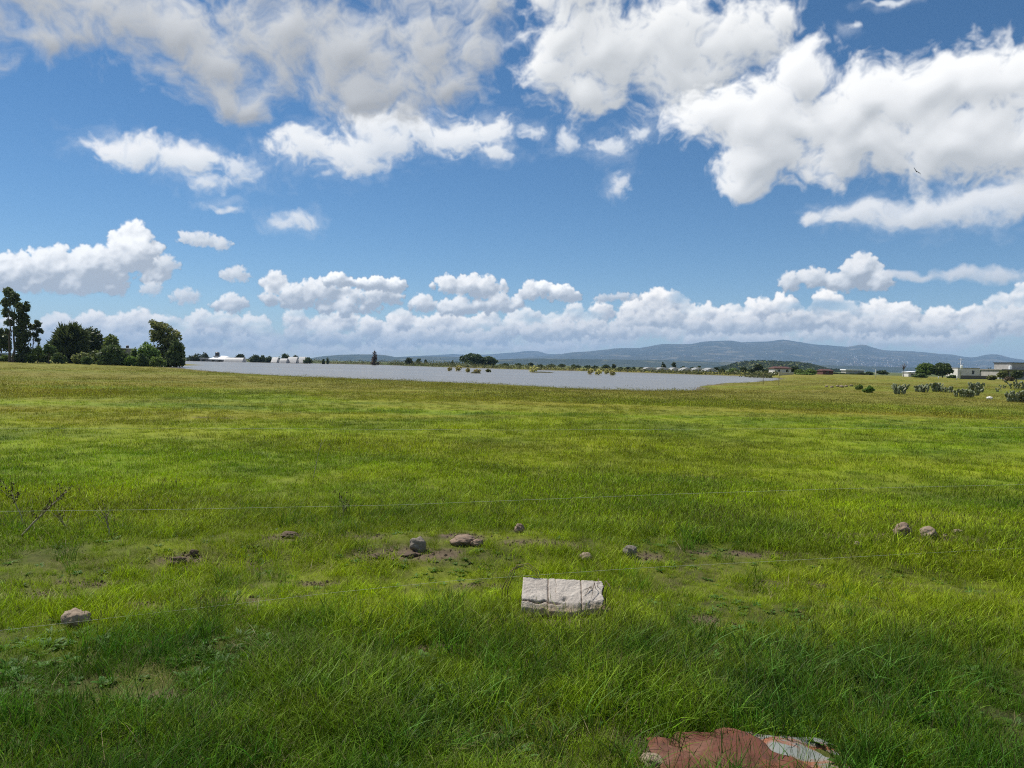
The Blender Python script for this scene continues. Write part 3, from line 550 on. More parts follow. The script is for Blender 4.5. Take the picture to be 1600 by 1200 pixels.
def far_town():
    rng = random.Random(8); mb = MB(); o = bpy.data.objects['mountain_range']; me = o.data; nu = 420
    co = np.zeros(len(me.vertices)*3, np.float32); me.vertices.foreach_get('co', co); co = co.reshape(-1, nu, 3)
    for k in range(480):
        if rng.random() < .62: c = rng.gauss(1385, 38)
        else: c = rng.uniform(860, 1600)
        i = int(rng.triangular(3, 17, 6)); q = (c-760)/(1950-760)*(nu-1); j = int(q)
        if not 1 < j < nu-2: continue
        f = q-j; p = co[i, j]*(1-f)+co[i, j+1]*f; g = rng.random(); p = p*(1-g)+co[i+1, j]*g
        s = rng.uniform(4, 11)*(1.6 if rng.random() < .12 else 1); w = s*rng.uniform(1, 2.2)
        mb.box(p[0]-w, p[0]+w, p[1]-s, p[1]+s, p[2]-8, p[2]+rng.uniform(3, 8), rng.choice([0, 0, 0, 1]))
    for c, i, w in ((1158, 4, 70), (866, 5, 24), (1427, 9, 45), (1572, 7, 90), (1004, 6, 18)):
        j = int((c-760)/(1950-760)*(nu-1)); p = co[i, j]; mb.box(p[0]-w, p[0]+w, p[1]-12, p[1]+12, p[2]-12, p[2]+12, 0)
    tag(mb.build('far_town', [simple('town_pale', (.42, .41, .39), scale=.02), simple('town_ochre', (.40, .30, .22), scale=.02)]), 'scatter of tiny pale houses on the mountain slopes', 'town', kind='stuff')
far_town()

# ============================ grass ============================
def blades(n, hmin, hmax, w, spread, lean, seed, seg=3, heads=0.0, hscale=1.0, headmat=1):
    """a clump of curved tapering blades; some end in a seed head"""
    rng = np.random.RandomState(seed)
    a = rng.rand(n)*2*np.pi; q = np.sqrt(rng.rand(n))*spread; bx, by = np.cos(a)*q, np.sin(a)*q
    h = hmin+(hmax-hmin)*rng.rand(n)**1.4; th = rng.rand(n)*2*np.pi; ln = lean*(.25+rng.rand(n))*h
    V, F, tip, shade, M = [], [], [], [], []
    for k in range(n):
        face = th[k]+rng.uniform(-1.2, 1.2)+math.pi/2; dx, dy = math.cos(face), math.sin(face); ww = w*rng.uniform(.6, 1.3)*(.55+.45*h[k]/hmax)
        hd = rng.rand() < heads; b0 = len(V); sh = rng.rand(); droop = rng.uniform(.0, .35)
        hk = h[k]*(1.35 if hd else 1)
        for i in range(seg+1):
            s = i/seg; z = hk*(s-droop*s*s*s*.6); o = ln[k]*s*s
            x, y = bx[k]+math.cos(th[k])*o, by[k]+math.sin(th[k])*o
            wd = (ww*(1-s**1.6)*(1 if i else .8)) if not hd else ww*.35
            if i == seg and not hd:
                V.append((x, y, z)); tip.append(1); shade.append(sh)
            else:
                V += [(x-dx*wd*.5, y-dy*wd*.5, z), (x+dx*wd*.5, y+dy*wd*.5, z)]; tip += [s, s]; shade += [sh, sh]
        for i in range(seg-(0 if hd else 1)): F.append((b0+2*i, b0+2*i+1, b0+2*i+3, b0+2*i+2)); M.append(0)
        if not hd: F.append((b0+2*seg-2, b0+2*seg-1, b0+2*seg)); M.append(0)
        else:
            x, y, z = V[-1]; L = hk*.16*hscale+.010; r = ww*.34*hscale; c = len(V)
            ox, oy = math.cos(th[k])*L*.35, math.sin(th[k])*L*.35
            V += [(x, y, z-.003), (x+ox*.4-dx*r, y+oy*.4-dy*r, z+L*.4), (x+ox*.4+dx*r, y+oy*.4+dy*r, z+L*.4), (x+ox, y+oy, z+L), (x+ox*.4-dy*r, y+oy*.4+dx*r, z+L*.4), (x+ox*.4+dy*r, y+oy*.4-dx*r, z+L*.4)]
            tip += [1]*6; shade += [sh]*6; F += [(c, c+2, c+3, c+1), (c, c+5, c+3, c+4)]; M += [headmat]*2
    q4 = [f for f in F if len(f) == 4]; q3 = [f for f in F if len(f) == 3]
    m4 = [m for f, m in zip(F, M) if len(f) == 4]; m3 = [m for f, m in zip(F, M) if len(f) == 3]
    return np.array(V), [np.array(q4).reshape(-1, 4), np.array(q3).reshape(-1, 3)], m4+m3, {'tip': tip, 'shade': shade}
GM = grassmat('grass_blade', 1.15, .32); GMT = grassmat('tall_grass_blade', 1.0, .34, hue=(.040, .125, .012)); GH_ = grassmat('seed_head', 1.0, .25, head=(.30, .22, .12))
def source(name, *a, mats=(GM, GH_), **k):
    V, F, M, at = blades(*a, **k); return bpy.data.objects.new(name, mesh_np(name, V, F, mats, M, attrs=at))
def leaf_rosette(name, seed, n, L, W, mat):
    rng = np.random.RandomState(seed); V, F = [], []
    for k in range(n):
        a = k*2.399+rng.rand()*.6; l = L*rng.uniform(.6, 1.15); w = W*rng.uniform(.7, 1.2); up = rng.uniform(.5, 1.15); b = len(V)
        for i in range(5):
            s = i/4; r = .01+l*s*math.cos(up-.7*s); z = l*s*math.sin(up)-l*s*s*.35; wd = w*math.sin(math.pi*min(.98, .08+s*.92))**.8+.003
            cx, cy = math.cos(a)*r, math.sin(a)*r; px, py = -math.sin(a)*wd*.5, math.cos(a)*wd*.5
            V += [(cx-px, cy-py, z+wd*.12), (cx, cy, z), (cx+px, cy+py, z+wd*.12)]
        for i in range(4): F += [(b+3*i, b+3*i+1, b+3*i+4, b+3*i+3), (b+3*i+1, b+3*i+2, b+3*i+5, b+3*i+4)]
    return bpy.data.objects.new(name, mesh_np(name, V, np.array(F), [mat], smooth=True))

def scatter(name, label, cat, pts, sources, seed, smin, smax, tilt=.12, base=None):
    """one object that instances clumps on real ground points"""
    rng = np.random.RandomState(seed); n = len(pts)
    me = bpy.data.meshes.new(name); me.vertices.add(n); me.vertices.foreach_set('co', pts.astype(np.float32).ravel())
    def at(k, v, ty='FLOAT'): a = me.attributes.new(k, ty, 'POINT'); a.data.foreach_set('vector' if ty == 'FLOAT_VECTOR' else 'value', v.ravel())
    at('rot', np.stack([rng.randn(n)*tilt, rng.randn(n)*tilt, rng.rand(n)*6.283], -1).astype(np.float32), 'FLOAT_VECTOR')
    s = (smin+(smax-smin)*rng.rand(n)).astype(np.float32)
    if base is not None: s = s*base.astype(np.float32)
    at('scl', s); at('vid', rng.randint(0, len(sources), n).astype(np.int32), 'INT')
    o = link(name, me); tag(o, label, cat, kind='stuff')
    ng = bpy.data.node_groups.new(name+'_scatter', 'GeometryNodeTree')
    ng.interface.new_socket('Geometry', in_out='INPUT', socket_type='NodeSocketGeometry'); ng.interface.new_socket('Geometry', in_out='OUTPUT', socket_type='NodeSocketGeometry')
    N = ng.nodes.new; L = ng.links.new; gi = N('NodeGroupInput'); go = N('NodeGroupOutput'); ip = N('GeometryNodeInstanceOnPoints'); jg = N('GeometryNodeJoinGeometry')
    for so in sources:
        oi = N('GeometryNodeObjectInfo'); oi.inputs['Object'].default_value = so; oi.inputs['As Instance'].default_value = True; L(oi.outputs['Geometry'], jg.inputs[0])
    def na(k, ty): q = N('GeometryNodeInputNamedAttribute'); q.data_type = ty; q.inputs[0].default_value = k; return q.outputs['Attribute']
    L(gi.outputs[0], ip.inputs['Points']); L(jg.outputs[0], ip.inputs['Instance']); ip.inputs['Pick Instance'].default_value = True
    L(na('vid', 'INT'), ip.inputs['Instance Index']); L(na('rot', 'FLOAT_VECTOR'), ip.inputs['Rotation']); L(na('scl', 'FLOAT'), ip.inputs['Scale'])
    L(ip.outputs[0], go.inputs[0])
    mo = o.modifiers.new('scatter', 'NODES'); mo.node_group = ng
    return o
BARE = []                                  # footprints kept clear of grass: x, y, rx, ry
def sector(n, r0, r1, half, seed, power=1.0):
    rng = np.random.RandomState(seed); u = rng.rand(n)
    r = np.sqrt(r0*r0+(r1*r1-r0*r0)*u) if power == 2 else r0*(r1/r0)**u
    a = np.radians((rng.rand(n)*2-1)*half); return np.stack([r*np.sin(a), r*np.cos(a)], -1)
def keep(P, soil=.35, shore=.6, thin=None, seed=0):
    x, y = P[:, 0], P[:, 1]; rng = np.random.RandomState(seed+77); m = rng.rand(len(P)) > soil_amount(x, y)*(1-soil+.25)
    if (y > 40).any(): m &= lake_sd(x, y) > shore
    for (a, b, rx, ry) in BARE: m &= ((x-a)/rx)**2+((y-b)/ry)**2 > 1
    if thin is not None: m &= rng.rand(len(P)) < thin(x, y)
    x, y = x[m], y[m]; return np.stack([x, y, land_z(x, y)-.006], -1)

# ============================ trees and shrubs ============================
BARK = simple('bark', (.10, .075, .055), (.055, .04, .03), 6, .95, .1, .5, .05)
PALEBARK = simple('pale_bark', (.15, .125, .10), (.085, .07, .055), 5, .9, .1, .3, .03)
LF = {
 'gum': leafmat('gum_leaves', (0.079, 0.105, 0.041), (0.151, 0.178, 0.067), trans=.3),
 'dark': leafmat('dark_leaves', (0.057, 0.089, 0.026), (0.120, 0.155, 0.044), trans=.3),
 'green': leafmat('green_leaves', (0.111, 0.174, 0.035), (0.190, 0.254, 0.056), trans=.35),
 'olive': leafmat('olive_leaves', (0.120, 0.143, 0.041), (0.215, 0.222, 0.071), trans=.35),
 'cypress': leafmat('cypress_fronds', (0.057, 0.089, 0.028), (0.120, 0.146, 0.048), (0.159, 0.159, 0.063), trans=.25),
 'bright': leafmat('bright_leaves', (0.088, 0.167, 0.026), (0.159, 0.238, 0.048), trans=.35),
 'rust': leafmat('rusty_needles', (0.120, 0.088, 0.056), (0.174, 0.120, 0.079), trans=.2),
 'yellow': leafmat('yellowing_leaves', (0.586, 0.537, 0.159), (0.439, 0.403, 0.146), (0.512, 0.329, 0.159), trans=.4),
 'far': leafmat('far_leaves', (0.041, 0.067, 0.022), (0.083, 0.111, 0.035), trans=.25),
}
def quads(C, U, W):
    n = len(C); V = np.empty((n, 4, 3), np.float32)
    V[:, 0] = C-U-W*.6; V[:, 1] = C-W*.2+U*.0+W*0+U*.15-W*.5; V[:, 2] = C+U+W*.5; V[:, 3] = C-U*.1+W*.8
    return V.reshape(-1, 3), np.arange(n*4).reshape(n, 4)
def crown_mesh(name, lobes, n, size, rng, mat, mode='leaf', clumps=9):
    """lobes: centre xyz, radii xyz. Leaves gather in clumps so that gaps and shaded hollows stay between them"""
    vol = np.array([l[3]*l[4]*l[5] for l in lobes])**.75; vol = vol/vol.sum()
    C = []; D = []
    for l, f in zip(lobes, vol):
        c = np.array(l[:3]); r = np.array(l[3:6]); k = max(3, int(clumps)); m = max(12, int(n*f))
        d = rng.randn(k, 3); d /= np.linalg.norm(d, axis=1)[:, None]; cc = d*(rng.rand(k)[:, None]**.45)*.86
        pick = rng.randint(0, k, m); p = cc[pick]+rng.randn(m, 3)*(.20+.10*rng.rand(k)[pick])[:, None]
        q = np.linalg.norm(p, axis=1); p = np.where((q > 1.12)[:, None], p/q[:, None]*1.05, p)
        C.append(c+p*r); D.append(p/np.maximum(np.linalg.norm(p, axis=1), .05)[:, None])
    C = np.concatenate(C); D = np.concatenate(D); m = len(C)
    if mode == 'frond':
        U = D*np.array([1, 1, .6])+np.array([0, 0, .55])+rng.randn(m, 3)*.25; U /= np.linalg.norm(U, axis=1)[:, None]; s = size*(.7+.9*rng.rand(m))[:, None]
        W = np.cross(U, rng.randn(m, 3)); W /= np.linalg.norm(W, axis=1)[:, None]; V, F = quads(C, U*s*1.5, W*s*.34)
    elif mode == 'needle':
        U = D*np.array([1, 1, .1])+np.array([0, 0, -.1])+rng.randn(m, 3)*.3; U /= np.linalg.norm(U, axis=1)[:, None]; s = size*(.7+.7*rng.rand(m))[:, None]
        W = np.cross(U, rng.randn(m, 3)); W /= np.linalg.norm(W, axis=1)[:, None]; V, F = quads(C, U*s*1.2, W*s*.4)
    else:
        U = rng.randn(m, 3)+D*.4; U /= np.linalg.norm(U, axis=1)[:, None]; s = size*(.55+.9*rng.rand(m))[:, None]
        W = np.cross(U, rng.randn(m, 3)+D); W /= np.maximum(np.linalg.norm(W, axis=1), .05)[:, None]; V, F = quads(C, U*s, W*s*.75)
    return mesh_np(name, V, F, [mat])
def trunk_mb(mb, h, r, lobes, rng, stems=1, lean=(0, 0), fork=.35):
    for st in range(stems):
        a = rng.rand()*6.28; ox, oy = (math.cos(a)*r*1.6, math.sin(a)*r*1.6) if stems > 1 else (0, 0)
        top = np.array([lean[0]*h+ox*2, lean[1]*h+oy*2, h*(.92-.12*st)])
        pts = [(ox, oy, -.25), (ox, oy, .0)]; rad = [r*1.5, r*1.2]
        for i in range(1, 6):
            s = i/5; pts.append((ox+(top[0]-ox)*s+rng.randn()*r*.5, oy+(top[1]-oy)*s+rng.randn()*r*.5, top[2]*s)); rad.append(r*(1-s*.82))
        mb.tube(pts, rad, 7)
    for l in lobes:
        s = max(fork, min(.85, (l[2]-l[5]*.6)/h)); b = np.array([lean[0]*h*s, lean[1]*h*s, h*s*.8]); e = np.array(l[:3])+np.array([0, 0, l[5]*.1])
        m_ = (b+e)/2+rng.randn(3)*np.array([.08, .08, .02])*h*.3; rr = r*.5*(1-s*.5)
        mb.tube([b, m_, e], [rr, rr*.6, rr*.25], 5)
        for _ in range(2):
            d = rng.randn(3); d /= np.linalg.norm(d); e2 = np.array(l[:3])+d*np.array(l[3:6])*.8; mb.tube([m_, (m_+e2)/2+rng.randn(3)*.03*h*.2, e2], [rr*.5, rr*.3, rr*.1], 4)
def tree(name, label, px, ytop, wpx, depth, lobes, mat, n=2500, leaf=.3, mode='leaf', cat='tree', group=None, bark=BARK, stems=1, lean=(0, 0), tr=.028, seed=0, clumps=9, fork=.35, wide=None):
    """lobes in crown units: x,y in half widths, z in heights (0 ground, 1 top); radii likewise"""
    x, y = spot(px, depth); z = lz(x, y); h = height_at(px, ytop, depth)-z; w = wpx/2*m_per_px(depth)*(wide or 1)
    rng = np.random.RandomState(seed+int(px)*3+int(depth)); yd = w
    Lb = [(a*w, b*yd, c*h, d*w, e*yd, f*h) for a, b, c, d, e, f in lobes]
    o = thing(name, (x, y, z), label, cat, group)
    mb = MB(); trunk_mb(mb, h*max(l[2] for l in lobes), tr*h, Lb, rng, stems, lean, fork); mb.build('trunk', bark, o, smooth=True)
    link('crown', crown_mesh('crown', Lb, n, leaf, rng, mat, mode, clumps), o)
    return o
ROUND = [(0, 0, .62, .85, .8, .36), (-.5, .1, .5, .5, .5, .26), (.5, -.1, .5, .5, .5, .26), (-.2, 0, .78, .5, .5, .2), (.25, 0, .76, .5, .5, .2)]
BUSH = [(0, 0, .5, .8, .7, .48), (-.5, 0, .36, .5, .5, .34), (.5, .1, .38, .5, .5, .36), (.1, -.2, .68, .5, .5, .3)]
CONE = [(0, 0, .22, .9, .9, .16), (0, 0, .42, .7, .7, .16), (0, 0, .6, .5, .5, .15), (0, 0, .78, .32, .32, .14), (0, 0, .93, .14, .14, .09)]
COLUMN = [(0, 0, .3, .8, .8, .22), (.1, 0, .5, .9, .9, .2), (-.1, 0, .7, .8, .8, .2), (.1, 0, .88, .55, .55, .13)]
# --- group at the left edge of the field ---
GD = 150.0
tree('gum_tree', 'tallest open-crowned eucalyptus with bare grey trunk at the left edge', 17, 447, 32, GD, [(-.15, 0, .93, .45, .5, .075), (.25, 0, .86, .55, .5, .07), (-.45, 0, .80, .5, .5, .07), (.5, .1, .74, .45, .5, .055), (-.6, 0, .66, .42, .4, .06), (.1, .2, .62, .4, .5, .05), (-.2, 0, .52, .5, .5, .05), (.5, 0, .45, .35, .4, .04), (-.7, 0, .40, .35, .4, .05)], LF['gum'], 2600, .26, stems=2, tr=.016, bark=PALEBARK, clumps=7, seed=1, lean=(.02, 0))
tree('gum_tree', 'dense dark column-shaped eucalyptus next to the tallest one', 36, 472, 25, GD-2, [(-.1, 0, .88, .6, .6, .10), (.45, 0, .92, .42, .4, .085), (-.2, 0, .70, .75, .7, .13), (.3, 0, .68, .6, .6, .12), (0, 0, .48, .9, .8, .15), (.1, 0, .28, .85, .8, .15), (-.1, 0, .12, .9, .8, .10)], LF['dark'], 4200, .27, stems=2, tr=.016, clumps=10, seed=2)
tree('gum_tree', 'small branching eucalyptus with separate leaf tufts, right of the dark column', 52, 500, 26, GD+1, [(.45, 0, .92, .42, .5, .08), (-.15, 0, .82, .42, .5, .08), (.75, 0, .72, .34, .4, .08), (.15, 0, .64, .4, .4, .06), (-.5, 0, .68, .34, .4, .06), (.5, 0, .54, .34, .4, .05)], LF['gum'], 1100, .26, tr=.018, bark=PALEBARK, clumps=6, seed=3, lean=(-.02, 0))
tree('leafy_tree', 'dark leafy tree cut by the left edge of the photo', 2, 512, 30, GD+14, ROUND, LF['dark'], 2200, .32, seed=4)
tree('cypress', 'tiny dark spire-shaped cypress behind the left shrubs', 61, 528, 6, GD+22, COLUMN, LF['cypress'], 300, .25, 'frond', seed=5)
tree('small_tree', 'small round green tree on a short trunk near the left gums', 59, 541, 17, GD-3, [(0, 0, .62, .95, .9, .34), (.2, 0, .8, .6, .6, .2)], LF['green'], 800, .22, seed=6)
tree('small_tree', 'small dark tree with visible crooked trunk left of the spiky cypress', 77, 537, 20, GD-6, [(0, 0, .66, .95, .9, .30), (-.3, 0, .8, .6, .6, .2)], LF['dark'], 900, .24, seed=7, tr=.04)
tree('shrub', 'dark rounded shrub in the grass left of the spiky cypress', 91, 551, 24, GD-8, BUSH, LF['dark'], 900, .22, cat='shrub', seed=8)
tree('spiky_cypress', 'wide spiky-fronded cypress in the middle of the left group', 108, 508, 54, GD+3, [(0, 0, .5, .75, .7, .34), (-.55, 0, .56, .42, .5, .16), (-.75, 0, .40, .3, .4, .12), (-.3, 0, .80, .32, .4, .16), (.25, 0, .86, .32, .4, .14), (.55, 0, .70, .4, .5, .2), (0, 0, .22, .9, .8, .2)], LF['cypress'], 4200, .62, 'frond', seed=9, clumps=10)
tree('leafy_tree', 'tall dark round-topped tree right behind the spiky cypress', 147, 511, 38, GD+10, ROUND+[(0, 0, .3, .9, .8, .25)], LF['dark'], 3600, .30, seed=10)
tree('leafy_tree', 'lighter green tree top behind the big dark bush', 173, 523, 30, GD+8, ROUND+[(0, 0, .3, .9, .8, .25)], LF['green'], 2400, .28, seed=11)
tree('bush_tree', 'big dark bushy tree standing forward at the field edge', 176, 539, 46, GD-8, BUSH+[(-.2, 0, .2, .9, .8, .2)], LF['dark'], 3400, .27, seed=12)
tree('shrub', 'greyish low shrub below the spiky cypress', 127, 549, 30, GD-5, BUSH, LF['olive'], 1300, .24, cat='shrub', seed=13)
tree('shrub', 'small blackish shrub lowest at the field edge in the left group', 136, 557, 18, GD-13, BUSH, LF['dark'], 800, .20, cat='shrub', seed=14)
tree('leafy_tree', 'narrow green tree between the grey house and the low bush', 210, 543, 15, GD-2, BUSH, LF['green'], 900, .24, seed=15)
tree('bush_tree', 'low light green bushy tree at the foot of the tall lakeside tree', 232, 535, 36, GD-3, BUSH+[(-.2, 0, .22, .9, .8, .2)], LF['green'], 2800, .27, seed=16)
tree('lakeside_tree', 'tall tree with a pointed left top beside the lake end', 259, 499, 58, GD+2, [(-.72, 0, .93, .20, .3, .075), (-.42, 0, .86, .36, .4, .10), (-.1, 0, .78, .45, .5, .15), (-.35, 0, .64, .5, .6, .18), (.25, 0, .60, .5, .6, .2), (.55, 0, .42, .42, .5, .22), (0, 0, .36, .75, .7, .22), (.35, 0, .18, .65, .6, .18), (-.3, 0, .16, .5, .6, .15)], LF['olive'], 5600, .30, seed=17, clumps=11)
tree('lakeside_tree', 'darker lower half-tree at the right foot of the tall lakeside tree', 274, 530, 30, GD-2, BUSH+[(0, 0, .2, .95, .8, .22)], LF['dark'], 2300, .28, seed=18)
for i, (px, yt, w, dd) in enumerate([(8, 554, 22, 4), (27, 552, 24, 2), (46, 551, 20, -2), (68, 552, 22, 3), (100, 548, 26, 8), (118, 550, 24, 12), (152, 546, 30, 6), (190, 553, 22, -4), (204, 556, 20, -8), (222, 552, 20, -8), (247, 556, 24, -10)]):
    tree('hedge_shrub', 'low dark hedge shrub filling the foot of the left tree group', px, yt, w, GD+dd, BUSH, LF['dark' if i % 2 else 'green'], 900, .24, cat='shrub', group='hedge shrubs under the left trees', seed=70+i)
# --- far shore ---
def far_tree(px, ytop, wpx, depth, label, mat='far', shape=None, name='shore_tree', n=None, mode='leaf', group=None, cat='tree', seed=0, leaf=None):
    sz = wpx*m_per_px(depth); return tree(name, label, px, ytop, wpx, depth, shape or BUSH, LF[mat], n or int(160+wpx*26), leaf or max(.22, min(.6, 1.3*m_per_px(depth))), mode, cat, group, seed=seed, clumps=7)
far_tree(585, 546, 15, 398, 'lone reddish-brown conifer standing above the far shore', 'rust', CONE, 'conifer', 700, 'needle')
far_tree(737, 552, 40, 402, 'largest round dark tree on the far shore, left half of its clump', 'far', ROUND+[(0, 0, .25, .95, .8, .25)], n=3000, leaf=.5)
far_tree(762, 557, 34, 404, 'right lower half of the largest dark tree clump on the far shore', 'far', BUSH, n=2000, leaf=.5)
far_tree(640, 559, 15, 400, 'round dark tree alone between the conifer and the big clump', 'far', BUSH)
far_tree(654, 560.5, 10, 402, 'ragged small tree just right of the round shore tree', 'far', COLUMN)
far_tree(665, 562, 5, 403, 'thin spire tree right of the ragged shore tree', 'far', COLUMN)
far_tree(707, 563.5, 8, 402, 'small pointed tree just left of the biggest shore clump', 'far', CONE)
far_tree(505, 561, 5, 401, 'left one of two little upright shrubs near the shore houses', 'far', COLUMN)
far_tree(512, 560, 4, 401, 'right one of two little upright shrubs near the shore houses', 'far', COLUMN)
far_tree(306, 551, 28, 420, 'wide low dark tree left of the white-roofed house', 'far')
far_tree(320, 550, 14, 430, 'dark tree touching the left end of the white roof', 'far')
far_tree(375, 552, 18, 425, 'round dark tree right of the white-roofed house', 'far', ROUND)
far_tree(398, 553.5, 22, 422, 'wider dark tree in the middle between the two house groups', 'far')
far_tree(410, 555, 14, 424, 'lower dark tree beside the wider one between the house groups', 'far')
far_tree(421, 556.5, 15, 421, 'dark tree directly left of the white sheds', 'far')
far_tree(444, 551.5, 18, 432, 'tallest flat-topped dark tree behind the white sheds', 'far', ROUND)
far_tree(461, 553.5, 13, 434, 'dark tree between the two white shed roofs', 'far')
far_tree(481, 558, 17, 415, 'dome-shaped dark tree at the right end of the white sheds', 'far')
far_tree(1036, 566, 13, 300, 'left one of two dark conifers above the white tents', 'far', CONE, 'conifer', 600)
far_tree(1053, 566, 9, 300, 'right one of two dark conifers above the white tents', 'far', COLUMN, 'conifer', 500)
rt = random.Random(21)
for i, (px, yt, w) in enumerate([(790, 568, 10), (810, 568, 12), (829, 567, 9), (845, 570, 10), (861, 569.5, 16), (878, 569, 12), (896, 570, 9), (901, 571.5, 13), (918, 571, 10), (930, 572, 11), (947, 570, 14), (959, 569, 7), (970, 574, 8), (981, 573.5, 11), (990, 574, 7), (1003, 574.5, 10), (1016, 575, 9), (1068, 572, 11), (1082, 574, 10), (1092, 572, 8), (1104, 577, 9), (1119, 573, 9), (1128, 576, 11)]):
    far_tree(px, yt, w, max(236, 395-(px-780)*.44), 'small dark tree in the low row along the far shore', 'far', rt.choice([BUSH, ROUND, BUSH, COLUMN]), group='dark trees of the far shore row', seed=i)
far_tree(1147, 575.5, 17, 222, 'light green rounded tree at the right end of the white tents', 'green', n=700)
far_tree(1162, 573, 13, 240, 'dark tree between the light green tree and the tallest one', 'far')
far_tree(1185, 569.5, 16, 225, 'tallest dark tree in front of the green hill', 'far', ROUND, n=900)
far_tree(1174, 576, 12, 230, 'low dark tree left of the tallest one before the hill', 'far')
far_tree(1198, 577.5, 14, 224, 'dark shrub-like tree left of the first red roof', 'far')
far_tree(1240, 572, 20, 245, 'dark dome-shaped tree above the yellow wall', 'far', n=900)
far_tree(1250, 577.5, 20, 205, 'leafy green bush right of the yellow wall', 'green', n=1000)
far_tree(1266, 576.5, 22, 205, 'tall leafy green bush before the second red roof', 'green', n=1000)
far_tree(1258, 583, 30, 196, 'lowest green bush hiding the end of the yellow wall', 'green', n=900)
for i, (px, yt, w) in enumerate([(1303, 583, 16), (1317, 583.5, 14), (1331, 584, 15), (1346, 582.5, 14), (1358, 581, 16)]):
    far_tree(px, yt, w, 260+4*i, 'low dark tree in the hedge row left of the bare tree', 'far', group='dark trees of the hedge row', seed=i)
far_tree(1379, 578.5, 19, 245, 'taller dark tree at the end of the hedge row', 'far', ROUND, n=800)
# --- right edge of the field ---
tree('round_tree', 'left bright green one of the two big round trees at right', 1447, 567.5, 30, 190, ROUND+[(0, 0, .36, .95, .8, .2)], LF['bright'], 3800, .26, seed=31, tr=.035, clumps=12)
tree('round_tree', 'right darker one of the two big round trees at right', 1473, 566.5, 30, 188, ROUND+[(0, 0, .36, .95, .8, .2)], LF['dark'], 3800, .26, seed=32, tr=.035, clumps=12)
far_tree(1438, 583, 24, 183, 'dark bush at the foot of the bright round tree', 'dark', n=800)
far_tree(1487, 586, 16, 183, 'dark bush between the round trees and the white house', 'dark', n=600)
far_tree(1532, 578.5, 20, 225, 'dark hedge-like tree right of the white house', 'far', n=700)
far_tree(1546, 574.5, 9, 228, 'thin tree left of the grey two-storey house', 'far', n=400)
far_tree(1550, 586, 15, 168, 'reddish-green shrub left of the porch of the grey house', 'olive', n=700)
far_tree(1567, 579, 16, 166, 'olive tree in front of the grey house porch', 'olive', ROUND, n=900)
far_tree(1589, 578, 18, 165, 'darker round tree in front of the grey house at the right edge', 'dark', ROUND, n=1000)
far_tree(1577, 589, 16, 160, 'dull brownish shrub between the two trees by the grey house', 'rust', n=500)
def bare_tree():
    x, y = spot(1412, 195); z = lz(x, y); h = height_at(1412, 566.5, 195)-z; rng = random.Random(4); mb = MB()
    o = thing('bare_tree', (x, y, z), 'pale bare thin tree left of the round trees', 'tree')
    mb.tube([(0, 0, -.2), (.03, 0, h*.3), (0, 0, h*.62)], [.10, .07, .05], 6); mb.build('trunk', PALEBARK, o, smooth=True)
    mb = MB()
    for k in range(16):
        a = rng.uniform(0, 6.28); s = rng.uniform(.3, .8); e = (math.cos(a)*s, math.sin(a)*s, h*rng.uniform(.72, 1)); b = (0, 0, h*rng.uniform(.45, .6))
        m_ = (e[0]*.75, e[1]*.75, (b[2]+e[2])*.5); mb.tube([b, m_, e], [.045, .03, .012], 5)
        for _ in range(3): mb.tube([m_, (e[0]+rng.uniform(-.25, .25), e[1]+rng.uniform(-.25, .25), e[2]-rng.uniform(-.1, .5))], [.02, .008], 4)
    mb.build('branch', PALEBARK, o, smooth=True)
bare_tree()
# --- shrubs standing in the lake, and the islet ---
for i, (px, yb, yt, w, mt, lb) in enumerate([
    (703, 579.5, 573, 8, 'yellow', 'leftmost of the drowned shrubs in the lake before the big clump'),
    (717, 580, 569, 11, 'yellow', 'tallest yellowing drowned shrub in the lake before the big clump'),
    (731, 581.5, 574, 7, 'yellow', 'thin drowned shrub right of the tallest yellowing one'),
    (746, 583, 575.5, 12, 'yellow', 'drowned shrub on a little grassy hump in the lake'),
    (763, 581.5, 576, 9, 'olive', 'rightmost separate drowned shrub of the left lake cluster'),
    (834, 582, 570, 16, 'yellow', 'yellow-green shrub on the dark islet in the lake'),
    (923, 585, 574.5, 10, 'yellow', 'leftmost drowned shrub of the right lake cluster'),
    (935, 586, 575, 12, 'yellow', 'second drowned shrub of the right lake cluster'),
    (948, 584.5, 575, 9, 'yellow', 'third drowned shrub of the right lake cluster'),
    (957, 586.5, 577, 10, 'yellow', 'rightmost drowned shrub of the right lake cluster')]):
    x, y = ground_at(px, yb, WATER_Z); d = y; rng = np.random.RandomState(50+i); h = max(.8, height_at(px, yt, d)-WATER_Z); w_ = w/2*m_per_px(d)
    o = thing('lake_shrub', (x, y, WATER_Z-.05), lb, 'shrub'); mb = MB(); Lb = [(q[0]*w_, q[1]*w_, q[2]*h, q[3]*w_*.8, q[4]*w_*.8, q[5]*h*.75) for q in [(-.6, 0, .5, .4, .5, .34), (.55, .1, .55, .4, .5, .34), (-.05, -.1, .76, .4, .5, .24), (.15, 0, .36, .9, .8, .26), (-.3, 0, .22, .8, .8, .18)]]
    for k in range(7):
        a = rng.rand()*6.28; mb.tube([(0, 0, -.7), (math.cos(a)*w_*.25, math.sin(a)*w_*.25, h*.35), (math.cos(a)*w_*.7, math.sin(a)*w_*.7, h*rng.uniform(.6, .95))], [.022, .016, .006], 5)
    mb.build('stem', BARK, o); link('foliage', crown_mesh('foliage', Lb, 230, .20, rng, LF[mt], clumps=5), o)
